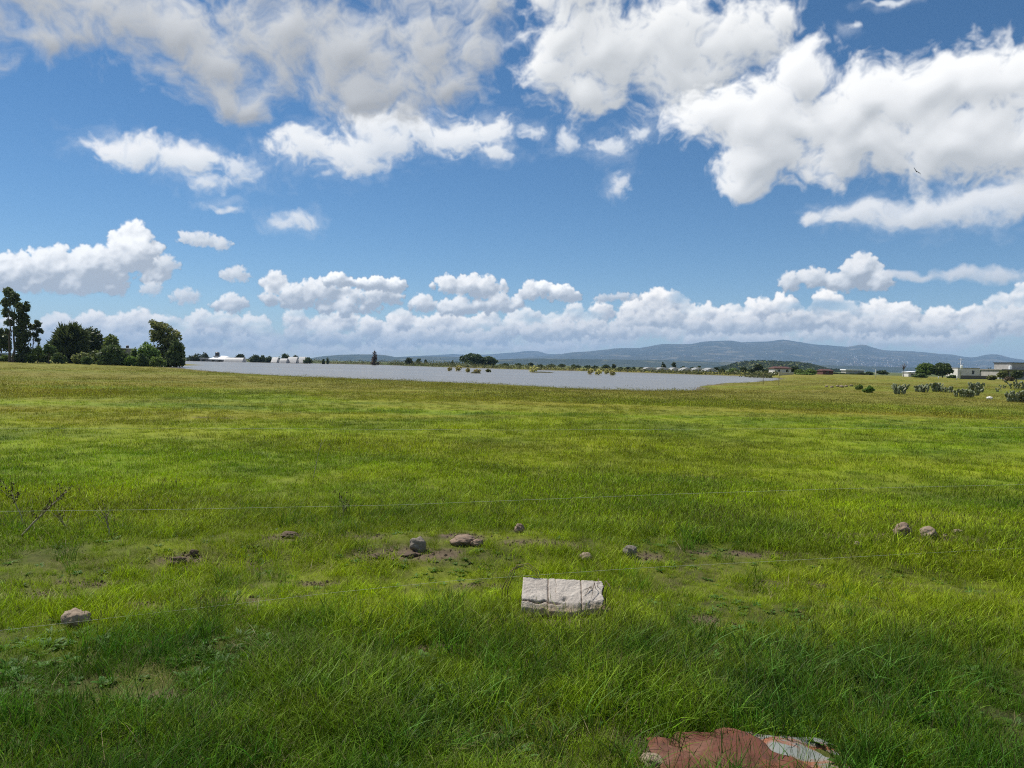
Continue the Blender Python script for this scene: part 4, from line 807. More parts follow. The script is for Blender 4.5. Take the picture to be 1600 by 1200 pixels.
def islet(name, label, px, py, wpx, rz, mat):
    x, y = ground_at(px, py, WATER_Z); w = wpx/2*m_per_px(y); nu, nv = 28, 10; V = []; F = []
    rs = random.Random(int(px))
    for j in range(nv):
        for i in range(nu):
            a = 2*math.pi*i/nu; q = (1-j/(nv-1)); rr = q*(1+.25*math.sin(a*3+1)+.12*math.sin(a*7)); V.append((math.cos(a)*rr*w, math.sin(a)*rr*w*.45, -1.1+1.3*(1-q**3)*1.0+rz*(1-q)+rs.uniform(-.03, .03)))
    for j in range(nv-1):
        for i in range(nu): F.append((j*nu+i, j*nu+(i+1) % nu, (j+1)*nu+(i+1) % nu, (j+1)*nu+i))
    o = link(name, mesh_np(name, V, np.array(F), [mat], smooth=True), loc=(x, y, WATER_Z)); return tag(o, label, 'islet')
ISM = simple('islet_turf', (.045, .055, .018), (.09, .075, .04), 1.2, .95, .1, .5, .1)
islet('islet', 'low dark flat islet in the lake under the yellow-green shrub', 846, 582.3, 58, .06, ISM)
islet('islet', 'little grassy hump in the lake among the drowned shrubs', 742, 583.3, 24, .2, ISM)
def shore_scrub():
    """knee-high scrub along the far bank: one mass"""
    rng = np.random.RandomState(3); pts = np.array([LAKE[i] for i in range(20, 33)]); C = []
    for a, b in zip(pts[:-1], pts[1:]):
        L = np.hypot(*(b-a)); k = int(L*26); t = rng.rand(k)[:, None]; n = np.array([-(b-a)[1], (b-a)[0]])/L; n = n if n[1] > 0 else -n
        P = a+(b-a)*t+n*(1.0+rng.gamma(1.6, 1.6, k))[:, None]; hh = (.30+.25*(P[:, 0] < -20))+(1.9+.7*(P[:, 0] < -20)-.9*((P[:, 0] > 25) & (P[:, 1] < 330)))*np.clip(pfbm(P[:, 0]*.16, P[:, 1]*.16, 90, 3)+.45, 0, 1)
        C.append(np.column_stack([P, land_z(P[:, 0], P[:, 1])+hh*rng.rand(k)]))
    C = np.concatenate(C); m = len(C); U = rng.randn(m, 3); U /= np.linalg.norm(U, axis=1)[:, None]; s = (.16+.22*rng.rand(m))[:, None]
    W = np.cross(U, rng.randn(m, 3)); W /= np.linalg.norm(W, axis=1)[:, None]; V, F = quads(C, U*s, W*s*.8)
    mat = leafmat('bank_scrub', (.075, .085, .024), (.14, .135, .05), (.05, .06, .02), trans=.3, scale=.25)
    tag(link('bank_scrub', mesh_np('bank_scrub', V, F, [mat])), 'low olive scrub lining the far bank of the lake', 'scrub', kind='stuff')
shore_scrub()
def hill_scrub():
    rng = np.random.RandomState(6); o = bpy.data.objects['green_hill']; me = o.data; co = np.zeros(len(me.vertices)*3, np.float32); me.vertices.foreach_get('co', co); co = co.reshape(30, 120, 3)
    C = []
    for k in range(1500):
        i = rng.randint(1, 17); j = rng.randint(1, 118); f, g = rng.rand(2); p = (co[i, j]*(1-f)+co[i, j+1]*f)*(1-g)+(co[i+1, j]*(1-f)+co[i+1, j+1]*f)*g; r = rng.uniform(.6, 1.7)
        C.append(p+rng.randn(9, 3)*np.array([r, r, r*.45])*.6+np.array([0, 0, r*.5]))
    C = np.concatenate(C); m = len(C); U = rng.randn(m, 3); U /= np.linalg.norm(U, axis=1)[:, None]; s = (.7+.5*rng.rand(m))[:, None]; W = np.cross(U, rng.randn(m, 3)); W /= np.linalg.norm(W, axis=1)[:, None]; V, F = quads(C, U*s, W*s)
    tag(link('hill_scrub', mesh_np('hill_scrub', V, F, [leafmat('hill_scrub_leaves', (.028, .046, .014), (.06, .08, .024), scale=.05)])), 'dark scrub dotted over the low green hill', 'scrub', kind='stuff')
hill_scrub()

# ============================ buildings ============================
WHITE = simple('white_plaster', (.72, .71, .68), (.55, .53, .49), 1.5, .85, .2, .1)
CREAM = simple('cream_plaster', (.58, .50, .33), (.45, .39, .26), 1.2, .85, .2, .1)
GREY = simple('grey_plaster', (.40, .385, .36), (.30, .29, .27), 1.1, .9, .2, .15)
CONC = simple('weathered_concrete', (.30, .285, .26), (.19, .18, .165), 1.6, .95, .15, .4)
BLOCK = simple('grey_block', (.20, .185, .165), (.12, .11, .10), 2.5, .95, .15, .5, .05)
REDROOF = simple('red_roof', (.105, .050, .042), (.07, .038, .034), 2, .8, .2, .2)
WROOF = simple('white_sheet_roof', (.88, .885, .89), (.80, .81, .82), .6, .45, .4, .05)
TANK = simple('black_tank', (.025, .026, .028), (.05, .05, .05), 2, .5, .4, .05)
WOOD = simple('grey_post_wood', (.22, .19, .15), (.12, .10, .08), 8, .95, .1, .4)
STEEL = simple('pale_steel', (.52, .53, .54), (.40, .41, .42), 3, .45, .5, .05)
def glassmat():
    m, t = material('dark_window_glass'); surface(t, principled(t, (.012, .014, .017), .08, .6)); return m
def filmmat():
    m, t = material('greenhouse_film'); n = t.noise(t.obj(), .7, 4); c = t.mix(n, (.66, .665, .67), (.56, .565, .57)); tr = t.n('ShaderNodeBsdfTranslucent'); t.set(tr.inputs[0], c)
    mx = t.n('ShaderNodeMixShader'); t.set(mx.inputs[0], .5); t.nt.links.new(principled(t, c, .4, .4), mx.inputs[1]); t.nt.links.new(tr.outputs[0], mx.inputs[2]); surface(t, mx.outputs[0]); return m
GLASS = glassmat(); PLASTIC = filmmat()
def window(parent, x0, x1, z0, z1, y, frame=None):
    mb = MB(); mb.box(x0, x1, y-.03, y+.02, z0, z1); w = mb.build('window', GLASS, parent)
    mb = MB(); t = .07
    for a in ((x0-t, x1+t, z1, z1+t), (x0-t, x1+t, z0-t, z0), (x0-t, x0, z0, z1), (x1, x1+t, z0, z1), ((x0+x1)/2-t/3, (x0+x1)/2+t/3, z0, z1)): mb.box(a[0], a[1], y-.07, y-.032, a[2], a[3])
    mb.build('frame', frame or STEEL, w)
def wall_with_openings(mb, x0, x1, z0, z1, y0, y1, holes, mi=0):
    """front wall as boxes round real openings (x0,x1,z0,z1), each hole in its own column"""
    holes = sorted(holes); x = x0
    for (a, b, c, d) in holes:
        if a > x: mb.box(x, a, y0, y1, z0, z1, mi)
        mb.box(a, b, y0, y1, d, z1, mi)
        if c > z0: mb.box(a, b, y0, y1, z0, c, mi)
        x = b
    if x < x1: mb.box(x, x1, y0, y1, z0, z1, mi)
def site(name, px0, px1, depth, label, cat, group=None):
    x0, y = spot(px0, depth); x1, _ = spot(px1, depth); xm = (x0+x1)/2
    o = thing(name, (xm, y, lz(xm, y)), label, cat, group); return o, x1-x0
def hip(parent, w, d, z0, h, over, mat, name='roof', ridge_=.35):
    mb = MB(); a, b = w/2+over, d/2+over; r = a*ridge_
    mb.add([(-a, -b, z0), (a, -b, z0), (a, b, z0), (-a, b, z0), (-r, 0, z0+h), (r, 0, z0+h), (-a, -b, z0-.18), (a, -b, z0-.18), (a, b, z0-.18), (-a, b, z0-.18)],
           [(0, 1, 5, 4), (1, 2, 5), (2, 3, 4, 5), (3, 0, 4), (0, 6, 7, 1), (1, 7, 8, 2), (2, 8, 9, 3), (3, 9, 6, 0), (9, 8, 7, 6)])
    return mb.build(name, mat, parent)
def box_house(o, w, d, h, mat, holes, front=None):
    mb = MB(); f = -d/2
    wall_with_openings(mb, -w/2, w/2, -.3, h, f, f+.22, holes); mb.box(-w/2, -w/2+.22, f+.22, d/2, -.3, h); mb.box(w/2-.22, w/2, f+.22, d/2, -.3, h); mb.box(-w/2+.22, w/2-.22, d/2-.22, d/2, -.3, h)
    mb.build('wall', mat, o)
    for q in holes: window(o, *q, f+.14)
    return f
def tank(o, x, y, z, r, h):
    mb = MB(); mb.tube([(x, y, z), (x, y, z+h*.85), (x, y, z+h*.96), (x, y, z+h)], [r, r, r*.7, r*.25], 14); mb.build('water_tank', TANK, o, smooth=False)
# --- white-roofed house and sheds beyond the lake, left ---
o, w = site('white_roofed_house', 331, 364, 410, 'white hip-roofed house with a dark water tank across the lake', 'house')
f = box_house(o, w*.9, 8, 2.3, GREY, [(-4, -2.6, .8, 1.9), (-.6, 1.0, .8, 1.9), (3, 4.3, .8, 1.9)]); hip(o, w*.9, 8, 2.35, 1.9, .7, WROOF)
mb = MB(); mb.box(-w*.34, -w*.14, -2.4, 2.4, 2.6, 4.2); mb.build('tank_block', GREY, o); tank(o, -w*.24, 0, 4.2, 1.15, 2.0)
o, w = site('long_shed', 316, 332, 416, 'flat white-roofed shed left of the hip-roofed house across the lake', 'shed')
box_house(o, w, 6, 2.6, CONC, [(-1.6, .2, .8, 2)]); mb = MB(); mb.box(-w/2-.4, w/2+.4, -3.6, 3.4, 2.62, 2.9); mb.build('roof', WROOF, o)
def vault(name, px0, px1, ytop, depth, label, group=None, L=9.0, gable=False, side=False):
    o, w = site(name, px0, px1, depth, label, 'greenhouse', group); h = height_at((px0+px1)/2, ytop, depth)-o.location.z; mb = MB(); n = 10; P = []
    if side: w, L = min(L, 7.0), w; o.rotation_euler.z = math.pi/2
    for i in range(n+1):
        s = -1+2*i/n; z = h*(.30+.70*(1-abs(s)**(1.15 if gable else 2.2))); P.append((s*w/2, z))
    P = [(-w/2, -.2)]+P+[(w/2, -.2)]; k = len(P)
    for y0, y1 in ((-L/2, L/2),):
        vs = [(x, y0, z) for x, z in P]+[(x, y1, z) for x, z in P]; mb.add(vs, [(i, i+1, k+i+1, k+i) for i in range(k-1)])
    mb.build('cover', PLASTIC, o, smooth=False)
    mb = MB(); mb.add([(x*.985, -L/2+.06, z*.985) for x, z in P]+[(x*.985, -L/2+.10, z*.985) for x, z in P], [tuple(range(k)), tuple(range(2*k-1, k-1, -1))]); mb.build('end_wall', PLASTIC, o)
    for q in range(3):
        y = -L/2+.2+q*(L-.4)/2; mb = MB(); mb.tube([(x*.97, y, z*.97) for x, z in P], .035, 4); mb.build('hoop', STEEL, o)
    return o
vault('greenhouse', 353, 382, 558.6, 404, 'long low white greenhouse on the far shore below the hip-roofed house', side=True)
vault('greenhouse', 426, 435, 558.2, 418, 'small white tent left of the flat-topped tree across the lake', gable=True, side=True)
vault('greenhouse', 451, 465, 557.7, 412, 'white peaked shed in the middle of the far shed cluster', gable=True, side=True)
vault('greenhouse', 468, 479, 557.5, 420, 'white-roofed shed at the right of the far shed cluster', gable=True, side=True)
vault('greenhouse', 439, 450, 560.0, 408, 'low pale cover in front of the far shed cluster', side=True)
# --- row of white tents ---
for i, (a, b, yt, dd, lb) in enumerate([(1004, 1025, 573.6, 266, 'leftmost broad white tent of the row behind the lake'), (1024, 1045, 574, 264, 'second broad white tent from the left, below the left conifer'), (1046, 1060, 574.2, 261, 'third white tent, the narrow one below the right conifer'), (1062, 1079, 574.2, 254, 'fourth white tent from the left in the row'), (1079, 1098, 574.4, 250, 'fifth white tent from the left, peaked in the middle'), (1098, 1118, 574.8, 243, 'rightmost white tent of the row behind the lake')]):
    vault('white_tent', a, b, yt, dd, lb, gable=(i > 2), L=7)
# --- houses between the hill and the field ---
o, w = site('red_roofed_house', 1206, 1231, 212, 'low white house with red roof at the right end of the lake', 'house')
box_house(o, w, 5, 1.5, WHITE, [(-1.5, -.8, .5, 1.2), (.8, 1.5, .5, 1.2)]); hip(o, w, 5, 1.53, .5, .25, REDROOF, ridge_=.7)
o, w = site('yellow_wall', 1217, 1240, 197, 'pale yellow garden wall right of the first red-roofed house', 'wall')
mb = MB(); mb.box(-w/2, w/2, -.1, .1, -.3, .62); mb.build('wall_panel', CREAM, o); mb = MB(); mb.box(-w/2-.05, w/2+.05, -.14, .14, .622, .70); mb.build('coping', WHITE, o)
o, w = site('red_house', 1281, 1297, 230, 'small brick-red house with red roof among dark trees', 'house')
box_house(o, w, 4.5, 1.2, simple('brick_red_wall', (.13, .062, .05), scale=2), [(-.5, .4, .4, 1.0)]); hip(o, w, 4.5, 1.23, .5, .15, REDROOF, ridge_=.75)
o, w = site('white_shed', 1318, 1346, 275, 'long low white-roofed shed behind the hedge row', 'shed')
mb = MB(); mb.box(-w/2, w/2, -2, 2, -.3, 1.55); mb.build('wall', GREY, o); mb = MB(); mb.box(-w/2-.3, w/2+.3, -2.4, 2.4, 1.56, 1.95); mb.build('roof', WROOF, o)
o, w = site('white_shed', 1415, 1429, 205, 'small white shed with sloping roof left of the round trees', 'shed')
box_house(o, w, 3, 1.15, WHITE, [(-.6, 0, .3, .85)]); mb = MB(); mb.add([(-w/2-.2, -1.8, 1.16), (w/2+.2, -1.8, 1.40), (w/2+.2, 1.8, 1.40), (-w/2-.2, 1.8, 1.16), (-w/2-.2, -1.8, 1.24), (w/2+.2, -1.8, 1.50), (w/2+.2, 1.8, 1.50), (-w/2-.2, 1.8, 1.24)], [(0, 3, 2, 1), (4, 5, 6, 7), (0, 1, 5, 4), (1, 2, 6, 5), (2, 3, 7, 6), (3, 0, 4, 7)]); mb.build('roof', WROOF, o)
# white flat-roofed house
o, w = site('white_house', 1487, 1521, 205, 'white flat-roofed house with one dark square window behind the pole', 'house')
h = 2.55; f = box_house(o, w, 5.5, h, WHITE, [(-w*.42, -w*.34, .9, 2.0), (w*.14, w*.26, 1.0, 2.0)])
mb = MB(); mb.box(-w/2-.08, w/2+.08, -2.85, 2.85, h+.002, h+.14); mb.build('roof', CONC, o)
mb = MB(); mb.box(w/2+.01, w/2+.9, -2.5, 2.0, -.3, 1.7); mb.build('side_annex', GREY, o)
# grey two-storey house at the right edge
o, w = site('grey_house', 1547, 1640, 185, 'grey flat-roofed two-storey house with a deep porch at the right edge', 'house')
h = height_at(1575, 578.4, 185)-o.location.z; H2 = height_at(1590, 567.6, 185)-o.location.z
xl = -w/2; holes = [(xl+1.15, xl+3.0, .0, h*.86), (xl+4.6, xl+6.2, .8, h*.8)]
mb = MB(); f = -3.5; wall_with_openings(mb, xl, w/2, -.3, h, f, f+.22, [(xl+4.6, xl+6.2, .8, h*.8), (xl+8.2, xl+9.6, .8, h*.8)]); mb.box(xl, xl+.22, f+.22, 3.5, -.3, h); mb.box(w/2-.22, w/2, f+.22, 3.5, -.3, h); mb.box(xl+.22, w/2-.22, 3.28, 3.5, -.3, h); mb.build('wall', GREY, o)
window(o, xl+4.6, xl+6.2, .8, h*.8, f+.14); window(o, xl+8.2, xl+9.6, .8, h*.8, f+.14)
mb = MB(); mb.box(xl+1.4, xl+2.3, f-.04, f-.002, -.05, 2.0); mb.build('door', BARK, o)
mb = MB(); mb.box(xl-.25, w/2+.2, f-1.3, 3.7, h+.002, h+.2); mb.build('porch_roof', CONC, o)
for q in (xl+.1, xl+3.6, xl+7.2): mb = MB(); mb.box(q-.12, q+.12, f-1.1, f-.86, -.3, h); mb.build('porch_post', CONC, o)
u0, u1 = xl+w*.19, w/2
mb = MB(); wall_with_openings(mb, u0, u1, h+.202, H2, f+.3, f+.5, [(u0+3.4, u0+4.8, h+.5, H2-.25)]); mb.box(u0, u0+.2, f+.5, 2.9, h+.202, H2); mb.box(u1-.2, u1, f+.5, 2.9, h+.202, H2); mb.box(u0+.2, u1-.2, 2.7, 2.9, h+.202, H2); mb.build('upper_wall', GREY, o)
window(o, u0+3.4, u0+4.8, h+.5, H2-.25, f+.42)
mb = MB(); mb.box(u0-.22, u1+.2, f+.05, 3.1, H2+.002, H2+.14); mb.build('roof', TANK, o)
mb = MB(); mb.tube([(u0-.35, f-.3, h+.21), (u0-.35, f-.3, h+.95), (u0-.35, f-.3, h+1.05)], [.36, .36, .12], 14); mb.build('water_tank', WROOF, o)
# stone garden wall, built of blocks
o, w = site('block_wall', 1499, 1548, 175, 'long low grey block wall in front of the white house', 'wall')
wh = max(.75, height_at(1520, 587.2, 175)-o.location.z); rb = random.Random(9); bl = MB(); bl.box(-.195, .195, -.1, .1, -.09, .09); first = None; rows = 5; rh = wh/rows; nb = int(w/.42)
mb = MB(); mb.box(-w/2, w/2, -.07, .07, -.3, wh-.02); mb.build('mortar_core', CONC, o)
for r in range(rows):
    for k in range(nb):
        if first is None: first = bl.build('block', BLOCK, o); b = first
        else: b = first.copy(); col.objects.link(b)
        b.parent = o; b.location = (-w/2+.21+(k+(.5 if r % 2 else 0))*.42, -.03+rb.uniform(-.012, .012), rh*(r+.5)); b.scale = (1, 1, rh/.2)
        if b.location.x > w/2-.19: b.location.x = w/2-.2; 
mb = MB(); mb.box(-w/2-.03, w/2+.03, -.15, .15, wh+.004, wh+.07); mb.build('coping', CONC, o)
# utility pole with transformer
x, y = spot(1500, 172); z0 = lz(x, y); hp = height_at(1500, 560, 172)-z0
o = thing('utility_pole', (x, y, z0), 'pale utility pole with a white transformer in front of the white house', 'pole')
mb = MB(); mb.tube([(0, 0, -.3), (.12, 0, hp)], [.12, .075], 8); mb.build('pole', STEEL, o, smooth=True)
mb = MB(); mb.box(-.65, .8, -.05, .05, hp*.72, hp*.72+.1); mb.build('crossarm', STEEL, o)
mb = MB(); mb.box(-.55, .7, -.05, .05, hp*.93, hp*.93+.08); mb.build('crossarm', STEEL, o)
mb = MB(); mb.tube([(.12, -.32, hp*.53), (.12, -.32, hp*.54), (.12, -.32, hp*.67), (.12, -.32, hp*.69)], [.2, .27, .27, .16], 12); tr_ = mb.build('transformer', WROOF, o)
for q in (-.4, .1, .6): mb = MB(); mb.tube([(q, 0, hp*.72+.1), (q, 0, hp*.72+.3)], [.05, .03], 6); mb.build('insulator', WROOF, o)
def post(px, ytop, depth, label, r=.05, mat=WOOD, lean=0.0):
    x, y = spot(px, depth); z = lz(x, y); h = height_at(px, ytop, depth)-z; mb = MB(); mb.tube([(0, 0, -.25), (lean*.5*h, 0, h*.5), (lean*h, 0, h-.02), (lean*h, 0, h)], [r*1.1, r, r*.9, r*.6], 7)
    o = mb.build('field_post', mat, None, smooth=True, loc=(x, y, z)); return tag(o, label, 'post', 'field posts')
post(1193, 584.5, 92, 'left one of two thin wooden posts standing at the lake tip', .03); post(1217.6, 586, 92, 'right one of two thin wooden posts standing at the lake tip', .03)
post(1368.5, 577, 172, 'white post at the end of the hedge row', .07, WHITE); post(1495, 586.5, 168, 'short white gate post left of the utility pole', .10, WHITE); post(1466.5, 588, 172, 'short pale post under the round trees', .09, WHITE)
# grey house and pale trailer in the left group
o, w = site('grey_hut', 188, 205, 162, 'grey hut with white roof edge and a roof tank behind the left trees', 'house')
hh = height_at(196, 545.3, 162)-o.location.z; box_house(o, w, 4, hh, CONC, [(-.5, .3, .9, 1.9)]); mb = MB(); mb.box(-w/2-.2, w/2+.2, -2.4, 2.3, hh+.002, hh+.16); mb.build('roof', WROOF, o); tank(o, w*.15, 0, hh+.16, .3, .62)
o, w = site('pale_trailer', -8, 17, 155, 'pale bluish trailer partly hidden at the left edge under the gum trees', 'trailer')
TB = simple('pale_blue_paint', (.42, .50, .54), (.32, .39, .43), 1.2, .5, .4, .05)
mb = MB(); mb.add([(-w/2, -.9, .45), (w/2, -.9, .45), (w/2, .9, .45), (-w/2, .9, .45), (-w/2, -.9, 1.75), (w*.40, -.9, 1.75), (w*.40, .9, 1.75), (-w/2, .9, 1.75), (w/2, -.9, 1.1), (w/2, .9, 1.1)], [(0, 1, 8, 5, 4), (3, 7, 6, 9, 2), (0, 3, 2, 1), (4, 5, 6, 7), (5, 8, 9, 6), (8, 1, 2, 9), (0, 4, 7, 3)]); mb.build('body', TB, o)
for a, b in ((-w*.36, -w*.08), (w*.0, w*.26)): window(o, a, b, 1.1, 1.55, -.90)
for q in (-w*.3, w*.3): mb = MB(); mb.tube([(q, -.98, .36), (q, -.80, .36)], [.36, .36], 16); wl = mb.build('wheel', TANK, o); mb = MB(); mb.tube([(q, -1.0, .36), (q, -.985, .36)], [.18, .18], 12); mb.build('rim', STEEL, wl)

# ============================ cacti, stones, fence, slab, weeds ============================
def cactus_material():
    m, t = material('nopal_pad'); n = t.noise(t.obj(), 9, 5, .65); oi = t.n('ShaderNodeObjectInfo')
    c = t.mix(t.mapr(n, .35, .65), (.105, .140, .065), (.21, .225, .135)); c = t.mix(t.mapr(t.noise(t.obj(), 3.1, 2), .52, .68), c, (.20, .185, .12))
    surface(t, principled(t, c, .6, .3, n, .2, .01)); return m
CACT = cactus_material()
def nopal(px, yb, yt, wpx, label, n, seed):
    x, y = ground_at(px, yb); z = lz(x, y); d = y; h = max(.5, height_at(px, yt, d)-z); w = wpx/2*m_per_px(d); rng = random.Random(seed); mb = MB(); mb.v = []
    base = []
    n = int(n*1.6)
    for k in range(n):
        if k < n*.25 or not base:
            a = rng.uniform(0, 6.28); q = math.sqrt(rng.random())*.75; c = Vector((math.cos(a)*q*w, math.sin(a)*q*w*.8, 0)); up = Vector((math.cos(a)*.35*q, math.sin(a)*.35*q, 1)).normalized()
        else:
            pc, pu, pl = rng.choice(base); up = (pu+Vector((rng.uniform(-.9, .9), rng.uniform(-.9, .9), rng.uniform(.0, .5)))).normalized(); c = pc+pu*pl*rng.uniform(.75, .95)
        L = rng.uniform(.28, .42)*min(1, h/1.1+.25); W = L*rng.uniform(.5, .68)/2
        if (c+up*L).z > h or abs((c+up*L).x) > w*1.05: continue
        s = up.cross(Vector((rng.uniform(-1, 1), rng.uniform(-1, 1), rng.uniform(-.2, .2))))
        if s.length < .2: continue
        s.normalize(); nn = up.cross(s); vs = []; fs = []; K = 8
        prof = [(0, .22), (.22, .75), (.55, 1.0), (.82, .72), (1.0, .12)]
        for t_, r_ in prof:
            for j in range(K):
                a = 2*math.pi*j/K; vs.append(c+up*(L*t_)+s*(math.cos(a)*W*r_)+nn*(math.sin(a)*W*.22*r_))
        for i in range(4):
            for j in range(K): fs.append((i*K+j, i*K+(j+1) % K, (i+1)*K+(j+1) % K, (i+1)*K+j))
        fs += [tuple(range(K-1, -1, -1)), tuple(range(4*K, 5*K))]; mb.add(vs, fs); base.append((c, up, L))
    o = mb.build('nopal_cactus', CACT, None, smooth=True, loc=(x, y, z-.02)); return tag(o, label, 'cactus', 'prickly pears in the field')
for i, a in enumerate([
    (1408, 615.5, 598.5, 22, 'leftmost pale prickly pear clump in the field', 60), (1441, 612.5, 599, 26, 'dark-centred prickly pear second from the left', 70), (1464, 612, 597, 20, 'taller prickly pear third from the left, below the round trees', 60),
    (1481, 613.5, 602.5, 22, 'low sparse prickly pear in front of the utility pole', 34), (1506, 620, 606.5, 34, 'broad low prickly pear in the middle of the clumps', 80), (1526, 613.5, 596, 28, 'tallest prickly pear right of the middle clump', 80),
    (1524, 618.5, 607, 16, 'small prickly pear tucked below the tallest one', 30), (1565, 607.5, 601, 12, 'small dark spiky plant alone left of the edge clump', 18), (1592, 609, 593, 32, 'upper prickly pear cut by the right edge', 70), (1586, 628, 609, 40, 'nearest big prickly pear at the right edge', 95), (1560, 613, 607.5, 10, 'tiny prickly pear left of the nearest big clump', 12)]):
    nopal(*a, seed=40+i)
far_tree(1343, 601, 13, 72, 'dark green low bush at the left of the prickly pears', 'green', BUSH, 'low_bush', 500, cat='shrub', leaf=.12)
far_tree(1358, 603.5, 18, 62, 'flat green bush next to the dark green low bush', 'bright', BUSH, 'low_bush', 400, cat='shrub', leaf=.12)
def stone_material(name, a, b, c):
    m, t = material(name); p = t.obj(); n = t.noise(p, 9, 8, .7); v = t.n('ShaderNodeTexVoronoi', feature='DISTANCE_TO_EDGE'); t.set(v.inputs['Vector'], p); t.set(v.inputs['Scale'], 5.0)
    k = t.mix(t.mapr(n, .3, .7), a, b); k = t.mix(t.mapr(t.noise(p, 28, 4, .7), .56, .70), k, c)
    surface(t, principled(t, k, .92, .2, t.math('ADD', n, t.math('MULTIPLY', t.mapr(v.outputs['Distance'], 0, .06), .15)), .7, .02)); return m
ST = [stone_material('tan_stone', (.30, .23, .165), (.20, .155, .115), (.38, .33, .26)), stone_material('grey_stone', (.22, .19, .155), (.13, .115, .095), (.30, .28, .24)), stone_material('red_stone', (.25, .18, .13), (.16, .115, .085), (.32, .26, .20)), stone_material('earth_lump', (.12, .085, .06), (.065, .047, .035), (.16, .12, .09))]
def stone(px, yb, wpx, hpx, label, mat, seed, cat='stone', name='field_stone', sub=4, rough=.20, dep=1.0, tilt=0.0, sink=.22):
    x, y = ground_at(px, yb); z = lz(x, y); k = m_per_px(math.hypot(x, y)); w, h = wpx*k/2, hpx*k
    bm = bmesh.new(); bmesh.ops.create_icosphere(bm, subdivisions=sub, radius=1.0); rs = np.random.RandomState(seed); off = rs.rand(3)*20
    co = np.array([v.co[:] for v in bm.verts]); P = co*1.3+off
    d = pnoise(P[:, 0]+P[:, 2]*.7, P[:, 1]+P[:, 2]*.4, 101)*rough*1.8+pnoise(P[:, 0]*2.7-P[:, 2]*1.9, P[:, 1]*2.7+P[:, 2]*2.1, 102)*rough*.8+pnoise(P[:, 0]*7+P[:, 2]*6, P[:, 1]*7-P[:, 2]*5, 103)*rough*.3
    for _ in range(7):                       # broken faces
        nrm = rs.randn(3); nrm /= np.linalg.norm(nrm); c = .62+rs.rand()*.3; q = co@nrm; d = np.where(q > c, d-(q-c)*.75, d)
    co = co*(1+d)[:, None]*np.array([w, w*.85*dep, h*(.5+sink/2)])
    c, s = math.cos(tilt), math.sin(tilt); co = np.stack([co[:, 0]*c-co[:, 2]*s, co[:, 1], co[:, 0]*s+co[:, 2]*c], -1)
    co[:, 2] += h*(.5-sink/2)
    for v, p in zip(bm.verts, co): v.co = p
    me = bpy.data.meshes.new(name); bm.to_mesh(me); bm.free(); me.materials.append(mat); me.polygons.foreach_set('use_smooth', [True]*len(me.polygons))
    o = link(name, me, loc=(x, y+w*.4, z), rot=(0, 0, rs.rand()*.8-.4)); BARE.append((x, y+w*.3, w*.95, w*.95)); return tag(o, label, cat, 'stones in the grass')
stone(115, 978, 36, 25, 'rounded tan-grey stone with a crack, alone at left', ST[0], 1)
stone(652, 869, 27, 23, 'upright rounded grey-brown stone left of the middle', ST[1], 2, dep=.8)
stone(722, 863, 38, 13, 'long low reddish-brown earth hump right of the upright stone', ST[2], 3)
stone(745, 865, 20, 10, 'small orange-brown lump at the right end of the hump', ST[2], 13)
stone(811, 847, 16, 14, 'small squarish pinkish stone above the concrete slab', ST[2], 4)
stone(985, 873, 23, 20, 'dark-topped grey stone right of and beyond the slab', ST[1], 5)
stone(916, 877, 20, 12, 'low pale stone just beyond the slab', ST[0], 6)
stone(1411, 852, 25, 19, 'tilted pinkish stone, left one of the pair at right', ST[2], 7, tilt=.45)
stone(1453, 853, 24, 16, 'round-topped tan stone, right one of the pair', ST[0], 8)
stone(1498, 847, 14, 7, 'small flat stone right of the pair', ST[0], 9)
stone(1341, 864, 12, 9, 'tiny buff stone left of and before the pair', ST[0], 10)
stone(1477, 852, 6, 5, 'pebble between the round-topped stone and the small flat one', ST[0], 16)
stone(274, 882, 22, 11, 'dark earth clod, front one of two at left', ST[3], 11, 'clod', 'earth_clod', rough=.34)
stone(302, 874, 15, 10, 'brownish earth clod, rear one of two at left', ST[3], 12, 'clod', 'earth_clod', rough=.34)
stone(640, 873, 30, 5, 'flat crumbled earth at the foot of the upright stone', ST[3], 14, 'clod', 'earth_clod', rough=.4)
stone(590, 876, 24, 6, 'dark crumbled earth left of the upright stone', ST[3], 15, 'clod', 'earth_clod', rough=.4)
stone(450, 853, 26, 8, 'dark earth lump in the grass further left', ST[3], 17, 'clod', 'earth_clod', rough=.4)
stone(1548, 624, 9, 4, 'white stone in the grass before the prickly pears', WHITE, 18, sub=3)
for i, (px, yb, w, h) in enumerate([(1292, 604.5, 5, 3), (1300, 605, 6, 3), (1309, 604.2, 5, 3), (1316, 605.2, 7, 4), (1323, 604.4, 6, 3), (1331, 604, 6, 3)]):
    stone(px, yb, w, h, 'pale rubble stone in the loose line left of the low bushes', ST[0], 30+i, sub=2)
